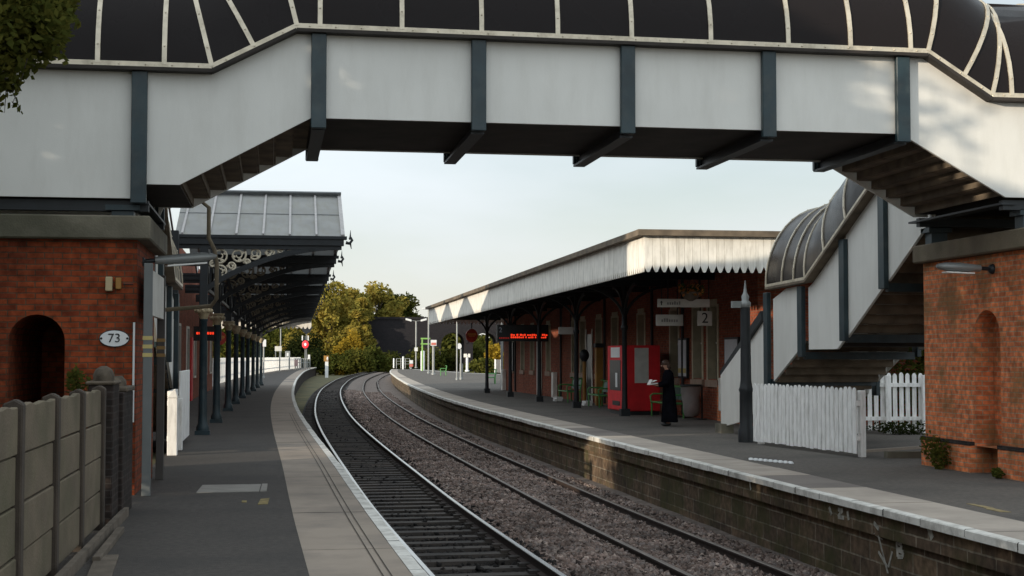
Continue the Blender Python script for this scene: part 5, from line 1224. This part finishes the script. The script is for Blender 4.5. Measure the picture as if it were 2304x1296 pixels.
mb = MB(); mb.box(b.x-5*k,b.x+5*k,b.y-.12,b.y-.06,zat(b,780),zat(b,764)); mb.build('sign_panel', M['signwhite'], t); mb = MB(); mb.box(b.x-5*k,b.x-2.5*k,b.y-.13,b.y-.12,zat(b,780),zat(b,764)); mb.build('red_strip', M['signred'], t)
b = gp(620, 836); k = sc_px(b); t = thing('platform_sign', tuple(b), 'grey board on two thin dark posts in front of the white fence', 'sign')
for q in (0, 9):
    mb = MB(); mb.tube([(b.x+q*k,b.y,0),(b.x+q*k,b.y,zat(b,780))], .07, 6); mb.build('post', M['greypost'], t)
mb = MB(); mb.box(b.x-2*k,b.x+13*k,b.y-.1,b.y-.04,zat(b,790),zat(b,779)); mb.build('board', M['signgrey'], t)
t, b, zt = polepost('lamp_post', 631, 834, 'thin grey lamp post rising behind the left canopy end', 'lamp post', 'grey platform lamps', 700, .08)
mb = MB(); k = sc_px(b); mb.obox((b.x+5*k,b.y,zt),(6*k,0,.03),(0,.12,0),(0,0,.06)); mb.build('lamp_head', M['signwhite'], t, .02)
b = gp(647, 832.5); k = sc_px(b); mb = MB(); mb.box(b.x-5.5*k,b.x+5.5*k,b.y-.3,b.y+.3,0,zat(b,790)); t = thing('equipment_cabinet', tuple(b), 'tall pale equipment cabinet at the far end of the left platform', 'cabinet'); mb.build('cabinet', M['galv'], t, .03); mb = MB(); mb.box(b.x-2*k,b.x+2*k,b.y-.33,b.y-.3,zat(b,801),zat(b,794)); mb.build('label_plate', M['signwhite'], t)
b = gp(660, 831); k = sc_px(b); t = thing('railing', tuple(b), 'grey railing and barrier at the far end of the left platform', 'railing')
mb = MB()
for q in range(9): mb.tube([(b.x+q*4.6*k,b.y,0),(b.x+q*4.6*k,b.y,zat(b,806+1.5*(q<5)))], .07, 6)
mb.build('uprights', M['galv'], t); mb = MB()
for py in (807,816): mb.tube([(b.x,b.y,zat(b,py)),(b.x+37*k,b.y,zat(b,py))], .06, 6)
mb.build('rails', M['galv'], t); mb = MB(); mb.box(b.x+2*k,b.x+10*k,b.y-.2,b.y-.1,zat(b,824),zat(b,809)); mb.build('pink_panel', mat('faded pink panel', (.42,.28,.27), .6), t); mb = MB(); mb.box(b.x+32*k,b.x+37*k,b.y-.2,b.y-.1,zat(b,808),zat(b,798)); mb.build('white_panel', M['signwhite'], t)
# red signal
b = Vector((5.55, 236, 0)); k = sc_px(b); SG = thing('railway_signal', tuple(b), 'railway signal glowing red at the far end of the left platform', 'railway signal')
cx = pl(687,775,1,236)
mb = MB(); mb.tube([(cx.x,236.3,0),(cx.x,236.3,zat(cx,756))], .10, 8); mb.build('post', M['greypost'], SG)
n_ = 20
mb = MB(); mb.prism([(cx.x+8.5*k*math.cos(2*math.pi*i/n_),236,cx.z+11*k*math.sin(2*math.pi*i/n_)) for i in range(n_)], (0,.15,0)); mb.build('backboard', M['black'], SG)
mb = MB(); mb.ball((cx.x,235.95,cx.z), (7*k,.15,8.5*k), 0, 16, 10); ln_ = mb.build('red_lens', M['lens'], SG)
mb = MB(); mb.ball((cx.x,235.8,cx.z), (1.8*k,.08,3.0*k), 0, 12, 8); mb.build('lens_core', M['lenscore'], SG)
mb = MB()
for s_ in (-6.5, 6.5): mb.tube([(cx.x+s_*k,236,cx.z+9*k),(cx.x+s_*k,236,cx.z+20*k)], .10, 6)
mb.build('side_rods', M['signwhite'], SG)
LT = thing('hooded_lamp', (cx.x, 238, 0), 'dark downward pointing lamp hood with a pale tube above the red signal', 'lamp')
c2 = pl(690,743,1,238); mb = MB(); mb.prism([(c2.x-14*k,238,c2.z+7*k),(c2.x+14*k,238,c2.z+7*k),(c2.x+7*k,238,c2.z-5*k),(c2.x,238,c2.z-9*k),(c2.x-7*k,238,c2.z-5*k)], (0,.5,0)); mb.build('hood', M['dark'], LT)
mb = MB(); mb.tube([(c2.x-11*k,237.9,c2.z+9*k),(c2.x+1*k,237.9,c2.z+14*k)], 2.6*k, 8); mb.build('tube_light', M['tube'], LT)
mb = MB(); mb.tube([(c2.x,238.3,0),(c2.x,238.3,c2.z-8*k)], .10, 8); mb.build('post', M['greypost'], LT)
# dwarf signal beside the ramp end
b = gp(735, 833); b.z = -1.0; k = sc_px(b); t = thing('dwarf_signal', (b.x,b.y,-1.0), 'short white dwarf signal post beside the left platform end', 'railway signal')
mb = MB(); mb.box(b.x-3.5*k,b.x+3.5*k,b.y-.2,b.y+.2,-1.0,zat(b,813)); mb.build('post', M['signwhite'], t); mb = MB(); mb.box(b.x-6.5*k,b.x+4.5*k,b.y-.25,b.y+.1,zat(b,813),zat(b,800)); mb.build('signal_head', M['ochre'], t); mb = MB(); mb.ball((b.x+1.5*k,b.y-.3,zat(b,807)), (2*k,.1,4.5*k), 0, 8, 6); mb.build('lens', M['signwhite'], t)
# a white van roof behind the fence
VN = thing('parked_van', (-6.6, 128, 0), 'white parked van roof showing over the white fence behind the left columns', 'van')
mb = MB(); mb.prism([(-5.6,125.5,.25),(-5.6,130.4,.25),(-5.6,130.4,1.1),(-5.6,129.4,1.25),(-5.6,128.7,2.1),(-5.6,125.5,2.15)], (-1.85,0,0)); bd = mb.build('body', M['signwhite'], VN, .06)
mb = MB(); mb.box(-5.61,-5.585,127.2,128.5,1.3,1.9); mb.box(-7.3,-5.75,125.46,125.5,1.35,1.95); mb.build('window', M['glassdark'], VN)
for y in (126.3,129.5):
    for x in (-5.65,-7.4):
        mb = MB(); n_ = 16; mb.prism([(x+.06,y+.33*math.cos(2*math.pi*i/n_),.33+.33*math.sin(2*math.pi*i/n_)) for i in range(n_)], (-.2,0,0)); mb.build('wheel', M['black'], VN)
for x in (-5.8,-7.25):
    mb = MB(); mb.box(x-.1,x+.1,125.44,125.5,.8,1.15); mb.build('tail_light', M['red'], VN)

# viaduct across the line
VD = thing('viaduct', (22, 275, 0), 'dark brick arched viaduct crossing behind the far platforms', 'viaduct')
vy = 275; k = sc_px(Vector((22,vy,0)))
def X(px): return pl(px,800,1,vy).x
def Zv(py): return pl(1000,py,1,vy).z
arches = [(992,1048),(1064,1120),(1136,1192),(1208,1264)]
top, zb = Zv(719), -1.5; mb = MB()
edges_ = [X(800)]
for a, b_ in arches: edges_ += [X(a), X(b_)]
edges_.append(X(1340))
zsp = Zv(772); rise = Zv(748)-zsp
for q in range(0, len(edges_), 2): mb.quad((edges_[q],vy,zb),(edges_[q+1],vy,zb),(edges_[q+1],vy,top),(edges_[q],vy,top))
for q in range(1, len(edges_)-1, 2):
    a, b_ = edges_[q], edges_[q+1]; c, r = (a+b_)/2, (b_-a)/2; n_ = 14; arc = [(c-r*math.cos(math.pi*i/n_), zsp+rise*math.sin(math.pi*i/n_)) for i in range(n_+1)]
    for (x0,z0_),(x1,z1_) in zip(arc, arc[1:]):
        mb.quad((x0,vy,z0_),(x1,vy,z1_),(x1,vy,top),(x0,vy,top)); mb.quad((x0,vy,z0_),(x1,vy,z1_),(x1,vy+6,z1_),(x0,vy+6,z0_))
    for x0 in (a, b_): mb.quad((x0,vy,zb),(x0,vy+6,zb),(x0,vy+6,zsp),(x0,vy,zsp))
mb.quad((edges_[0],vy,top),(edges_[-1],vy,top),(edges_[-1],vy+6,top),(edges_[0],vy+6,top))
mb.build('brickwork', M['brickV'], VD)
mb = MB(); mb.box(edges_[0],edges_[-1],vy-.2,vy+.3,top-.0,top+.45); mb.build('parapet', M['brickV'], VD)
for q in range(1, len(edges_)-1, 2):
    a, b_ = edges_[q], edges_[q+1]; c, r = (a+b_)/2, (b_-a)/2; mb = MB(); arc = [(c-(r+.15)*math.cos(math.pi*i/14), vy-.08, zsp+(rise+.2)*math.sin(math.pi*i/14)) for i in range(15)]
    for p_, q_ in zip(arc, arc[1:]): mb.bar(p_, q_, .25, .5)
    mb.build('arch_ring', M['brickV'], VD)

# painted marks on the right platform wall
PWx = lambda y: RE(y)+.10
def mark(label, strokes, mtl, name='painted_mark', wd=.05):
    """strokes in wall coordinates (y, z)"""
    mb = MB()
    for st in strokes:
        for (y0,z0_),(y1,z1_) in zip(st, st[1:]):
            x0 = RE(y0)+(.2 if z0_ < -.36 else .1)-.006; x1 = RE(y1)+(.2 if z1_ < -.36 else .1)-.006
            mb.bar((x0,y0,z0_),(x1,y1,z1_), wd, .006, (1,0,0))
    return tag(mb.build(name, mtl), label, 'painted mark', 'white painted marks on the right platform wall')
M['chalk'] = mat('chalky wall paint', (.34,.33,.29), .9, var=.4, scale=14)
def W_(px, py): p = pl(px,py,0,7.27); return (p.y, p.z)
mark('white painted figures 121 on the upper course of the right platform wall', [[W_(1873,1141),W_(1878,1158)],[W_(1893,1146),W_(1903,1148),(W_(1893,1163)),W_(1906,1165)],[W_(1914,1150),W_(1917,1170)]], M['chalk'])
mark('white stencilled letter B on the right platform wall near the photo corner', [[W_(2008,1220),W_(2010,1253)],[W_(2008,1220),W_(2019,1226),W_(2017,1236),W_(2010,1237)],[W_(2010,1237),W_(2022,1243),W_(2021,1253),W_(2010,1253)]], M['chalk'])
mark('white painted arrow pointing down on the right platform wall', [[W_(1984,1205),W_(1988,1290)],[W_(1967,1242),W_(1987,1276)],[W_(1998,1242),W_(1989,1276)],[W_(1974,1200),W_(1976,1215)]], M['chalk'], wd=.035)
mark('short upright white stroke on the wall right of the figures', [[W_(2098,1186),W_(2106,1212)]], M['chalk'], wd=.09)
mark('short upright white stroke on the wall left of the figures', [[W_(1692,1084),W_(1695,1102)]], M['chalk'])
mark('slanting white dash between the two upright strokes', [[W_(1974,1176),W_(1985,1190)]], M['chalk'])

# ------------------------------------------------------------------ trees and plants
M['lfAut'] = leafmat('autumn leaves', [(.11,.11,.028),(.19,.175,.04),(.28,.235,.05),(.36,.275,.06),(.46,.33,.07)])
M['lfGrn'] = leafmat('green leaves', [(.035,.045,.012),(.065,.078,.018),(.105,.108,.024),(.15,.13,.028)])
M['lfDrk'] = leafmat('dark green leaves', [(.012,.018,.006),(.022,.030,.010),(.035,.042,.012)])
M['lfYel'] = leafmat('yellow leaves', [(.18,.13,.018),(.32,.22,.03),(.48,.32,.035)])
M['lfNear'] = leafmat('hanging autumn leaves', [(.045,.058,.014),(.085,.095,.022),(.13,.12,.026),(.22,.16,.034)], .5)
def leaves(rng, cs, rs, N, size, flat=.6, edge=.35):
    """leaf quads spread through overlapping clump ellipsoids"""
    cs = np.array(cs, float); rs = np.array(rs, float); vol = rs.prod(1)**(2/3.); idx = rng.choice(len(cs), N, p=vol/vol.sum())
    d = rng.normal(size=(N,3)); d /= np.linalg.norm(d, axis=1, keepdims=True); rad = (edge+(1-edge)*rng.random(N))**.55*rng.normal(1, .07, N)
    P = cs[idx]+d*rad[:,None]*rs[idx]
    a = rng.normal(size=(N,3)); a[:,2] *= flat; a /= np.linalg.norm(a, axis=1, keepdims=True); b = np.cross(a, rng.normal(size=(N,3))); b /= np.linalg.norm(b, axis=1, keepdims=True)
    s_ = (size*rng.uniform(.55, 1.3, N))[:,None]
    V = np.stack([P-a*s_, P+b*s_*.55-a*s_*.1, P+a*s_, P-b*s_*.55-a*s_*.1], 1)
    return V.reshape(-1,3)
def leafobj(name, V, mtl, parent=None):
    N = len(V)//4; off = np.array(base_of(parent)) if parent else 0; me = bpy.data.meshes.new(name); me.vertices.add(N*4); me.vertices.foreach_set('co', (V-off).reshape(-1)); me.loops.add(N*4); me.loops.foreach_set('vertex_index', np.arange(N*4, dtype=np.int32)); me.polygons.add(N); me.polygons.foreach_set('loop_start', np.arange(N, dtype=np.int32)*4)
    me.update(calc_edges=True); me.validate(); me.materials.append(mtl); o = bpy.data.objects.new(name, me); COL.objects.link(o)
    if parent: o.parent = parent
    return o
def tree(name, base, h, cr, mtl, label, N, size, seed, cat='tree', grp=None, lo=.3, nclump=22, lean=(0,0), zsq=1.0, trunk_r=None):
    rng = np.random.default_rng(seed); x, y, z = base; t = thing(name, base, label, cat, grp); tr = trunk_r or h*.022; cs = []; rs = []
    tk = MB(); topz = z+h*.8; tk.tube([(x,y,z-.3),(x+lean[0]*.2,y+lean[1]*.2,z+h*.25),(x+lean[0]*.6,y+lean[1]*.6,z+h*.55),(x+lean[0],y+lean[1],topz)], [tr*1.3,tr,tr*.6,tr*.2], 8)
    for k in range(nclump):
        f = rng.uniform(lo, .95); ang = rng.uniform(0, 6.283); prof_ = math.sin(min(1,(f-lo*.6)/(1.02-lo*.6))*math.pi)**.6; rr = cr*prof_*rng.uniform(.25, .85)
        c = (x+lean[0]*f+rr*math.cos(ang), y+lean[1]*f+rr*math.sin(ang), z+h*f); q = cr*rng.uniform(.24, .42); cs.append(c); rs.append((q, q, q*rng.uniform(.6, .9)*zsq))
        if k % 2 == 0: tk.tube([(x+lean[0]*f*.7,y+lean[1]*f*.7,z+h*f*.7), ((x+lean[0]*f*.7+c[0])/2,(y+lean[1]*f*.7+c[1])/2,z+h*f*.86), c], [tr*.45,tr*.25,tr*.06], 5)
    tk.build('trunk', M['bark'], t)
    leafobj('crown', leaves(rng, cs, rs, N, size), mtl, t)
    return t
def bush(name, c, r, mtl, label, N, size, seed, cat='bush', grp=None):
    rng = np.random.default_rng(seed); x, y, z = c; cs = []; rs = []
    for k in range(9):
        a = rng.uniform(0,6.28); q = rng.uniform(.2,.7); cs.append((x+r[0]*q*math.cos(a), y+r[1]*q*math.sin(a), z+r[2]*rng.uniform(.25,.75))); s_ = rng.uniform(.35,.55); rs.append((r[0]*s_, r[1]*s_, r[2]*s_*.9))
    o = leafobj(name, leaves(rng, cs, rs, N, size), mtl); return tag(o, label, cat, grp)
# far wood behind the curve
far = [(745,642,280,'lfAut',5.5,'tall golden tree left of the middle behind the red signal'),(812,668,272,'lfAut',2.1,'slender golden tree standing in front of the left end of the viaduct'),(792,650,290,'lfAut',5.0,'golden tree behind the curve of the track'),(850,645,296,'lfAut',5.2,'tallest olive gold tree with a broad crown over the viaduct'),(893,668,300,'lfGrn',4.6,'darker green tree sloping down toward the viaduct'),(922,706,302,'lfDrk',3.2,'small dark tree beside the viaduct parapet'),(700,690,285,'lfAut',4.5,'brownish tree just right of the left canopy end'),(652,728,290,'lfGrn',4.5,'green tree behind the far left fence'),(610,742,300,'lfGrn',4.5,'dim green tree seen between the left columns'),(560,735,300,'lfDrk',5,'dark tree seen behind the left columns'),(510,740,300,'lfGrn',5,'green tree furthest left behind the columns')]
for i, (px, pt, y, m_, cr, lab) in enumerate(far):
    p = pl(px, 815, 1, y); zt = pl(px, pt, 1, y).z; z0_ = -1.4
    tree('broadleaf_tree', (p.x, y, z0_), zt-z0_, cr*1.3, M[m_], lab, 9000, .40, 40+i, grp='trees beyond the platforms', lo=.12, nclump=44)
bs = [(770,795,262,'lfYel',(2.0,2,5.6),'bright yellow bush at the foot of the golden trees'),(800,760,268,'lfYel',(2.2,2,7.2),'tall yellow shrub left of the viaduct'),(742,800,262,'lfGrn',(4.2,2.5,3.6),'green bush right of the dwarf signal'),(800,805,258,'lfGrn',(4.2,2.5,4.0),'green bush along the outer side of the curve'),(850,806,262,'lfGrn',(4.4,2.5,4.6),'green bush in front of the viaduct wall'),(895,806,268,'lfGrn',(4.4,2.5,4.2),'green bush below the viaduct behind the lamp'),(705,800,262,'lfDrk',(3.6,2.5,4.2),'dark bush behind the red signal'),(690,770,268,'lfDrk',(3.6,2.5,7.0),'dark shrub above the grey railing'),(1018,800,290,'lfGrn',(4.2,2.5,5.2),'green bush seen through the first clear viaduct arch'),(1090,798,290,'lfGrn',(4.4,2.5,5.6),'green bush seen through the second viaduct arch'),(948,806,266,'lfGrn',(4,2.5,4.6),'green bush against the viaduct wall right of the double headed lamp'),(1110,815,215,'lfYel',(1.8,2,4.8),'yellow shrub beside the far station corner'),(1090,820,212,'lfGrn',(3.4,2.5,2.6),'low green bush behind the pale gate'),(660,792,268,'lfDrk',(5,2.5,5.5),'dark hedge behind the grey cabinet'),(600,792,268,'lfDrk',(7,2.5,5.2),'dark hedge behind the white fence')]
for i, (px, pc, y, m_, r, lab) in enumerate(bs):
    p = pl(px, 820, 1, y); bush('bush', (p.x, y, -1.4), r, M[m_], lab, 2600, .30, 90+i, grp='bushes beyond the platforms')
# wood seen as one mass behind everything
rng = np.random.default_rng(5); cs = []; rs = []
for k in range(150):
    x = rng.uniform(-60, 150); cs.append((x, rng.uniform(325, 345), rng.uniform(-1, 6.5))); rs.append((4.5, 3, 3.6))
tag(leafobj('far_wood', leaves(rng, cs, rs, 60000, .8), M['lfGrn']), 'dull green distant wood along the horizon', 'wood', kind='stuff')
# hedge and plants on the right
bush('hedge', (17.2, 36.5, .1), (3.6,1.6,2.6), M['lfNear'], 'green hedge behind the weathered picket fence on the right', 5200, .09, 200, 'hedge')
rng = np.random.default_rng(8); cs = [(x, 44+rng.uniform(-2,2), rng.uniform(.3,2.2)) for x in np.linspace(20.5,40,26)]; tag(leafobj('hedge', leaves(rng, cs, [(1.3,1.3,1.1)]*26, 9000, .14), M['lfDrk']), 'long dark hedge beyond the path on the far right', 'hedge')
bush('weed_clump', (10.55, 22.3, 0), (.20,.40,.55), M['lfNear'], 'straggly weed growing against the plinth of the orange red pier', 700, .035, 201, 'weeds', 'weeds at the wall feet')
bush('weed_clump', (10.6, 20.3, 0), (.10,.2,.14), M['lfGrn'], 'tiny weed at the near foot of the orange red pier', 200, .03, 202, 'weeds', 'weeds at the wall feet')
lw = bush('weed_clump', (14.5, 32.3, 0), (1.1,.3,.30), M['lfDrk'], 'low weeds along the foot of the weathered picket fence', 700, .04, 203, 'weeds', 'weeds at the wall feet'); lw['kind'] = 'stuff'
bush('weed_clump', (-2.15, 17.6, 1.35), (.20,.25,.32), M['lfNear'], 'yellowish weed beside the rounded cap of the stubby gate pier', 260, .035, 204, 'weeds', 'weeds at the wall feet')
# tree overhanging at the top left, and its neighbours behind the fence
OT = thing('overhanging_tree', (-5.6, 12.4, 0), 'leafy tree hanging over the concrete fence at the top left corner', 'tree', 'trees behind the concrete fence')
rng = np.random.default_rng(31); tk = MB(); tk.tube([(-5.6,12.4,-.3),(-5.5,12.4,2.2),(-5.2,12.5,4.2),(-4.6,12.5,6.2)], [.22,.18,.13,.06], 8)
cs = []; rs = []
def hang(px, py, y, r): p = pl(px-38, py-6, 1, y); cs.append(tuple(p)); rs.append(tuple(q*.9 for q in r))
for px, py, y, r in ((60,40,12.4,.42),(120,60,12.2,.34),(20,110,12.0,.36),(70,120,12.5,.30),(140,20,12.8,.34),(30,10,12.2,.5),(110,110,12.3,.24),(150,85,12.4,.18),(10,170,12.0,.22),(45,175,12.1,.18),(-40,60,12.0,.5),(-60,160,12.0,.4),(155,40,12.5,.22),(5,230,12.0,.13),(90,0,12.6,.45),(170,10,12.7,.2)): hang(px, py, y, (r,r,r*.85))
for c in cs[::3]: tk.tube([(-5.1,12.5,4.4),((c[0]-5.1)/2,12.4,(c[2]+4.6)/2+.2),c], [.06,.03,.008], 5)
tk.build('trunk', M['bark'], OT); V1 = leaves(rng, cs, rs, 6500, .045, edge=.15)
tw = MB()
for (px0,py0),(px1,py1) in (((40,180),(75,250)),((20,180),(8,310)),((45,170),(40,260)),((150,90),(178,140)),((100,120),(60,235))):
    a, b_ = pl(px0-34,py0-6,1,12.1), pl(px1-30,py1-6,1,12.1); tw.tube([a,(a+b_)/2+Vector((.01,0,.01)),b_], [.006,.004,.002], 4)
    q = [tuple(a.lerp(b_, t)) for t in np.linspace(.1,1,7)]; V1 = np.concatenate([V1, leaves(rng, q, [(.045,.045,.045)]*7, 26, .038)])
tw.build('twigs', M['bark'], OT)
cs2 = [(-6.5+rng.uniform(-2,1.6), 12+rng.uniform(-2.4,2.4), rng.uniform(3.0,8.0)) for _ in range(22)]; V2 = leaves(rng, cs2, [(1.1,1.1,.9)]*22, 5500, .13)
leafobj('crown', np.concatenate([V1, V2]), M['lfNear'], OT)
# row of trees behind the concrete fence: they keep the low sun off the near half of the station
for i, (x, y, h, cr, lab) in enumerate([(-8.2,16.9,10.8,3.4,'tall dense tree next to the left brick pier behind the fence'),(-9.0,12.8,11.5,3.2,'tallest dense tree behind the middle of the concrete fence'),(-8.6,10.4,11.0,2.3,'dense tree behind the near part of the concrete fence'),(-8.2,8.1,7.9,2.1,'short thick tree filling the gap behind the near fence panels'),(-8.4,5.2,7.3,2.2,'lower rounded tree behind the near end of the fence'),(-8.8,-.2,9.0,2.8,'tree behind the fence level with the photographer'),(-8.5,-4.8,9.5,3.0,'tree furthest behind the photographer'),(-11.6,15.4,11.5,3.4,'tall tree in the second row behind the left brick pier')]):
    tree('broadleaf_tree', (x,y,-.1), h, cr, M['lfNear'], lab, 12000, .18, 300+i, grp='trees behind the concrete fence', lo=.18, nclump=46, zsq=1.15)
rng = np.random.default_rng(77); cs = [(-5.6+rng.uniform(-.4,.4), y, z) for y in np.linspace(-5,17,28) for z in (.7,1.9,3.0)]  # hedge added out of view to keep low sun off the ground
tag(leafobj('hedge', leaves(rng, cs, [(.8,.8,.75)]*len(cs), 16000, .11, edge=.2), M['lfDrk']), 'added unseen dark hedge shading the platforms from close behind the concrete fence', 'hedge')
for i, (x, y, h, cr, lab) in enumerate([(-16,66,12.5,4.0,'added unseen shade tree behind the far half of the left station building'),(-17,74,12,4,'added unseen shade tree behind the far end of the left station building')]):  # unseen trees added to shade the far end of the right valance
    tree('broadleaf_tree', (x,y,-.1), h, cr, M['lfGrn'], lab, 5000, .3, 330+i, grp='added shade trees behind the left station building', lo=.2)
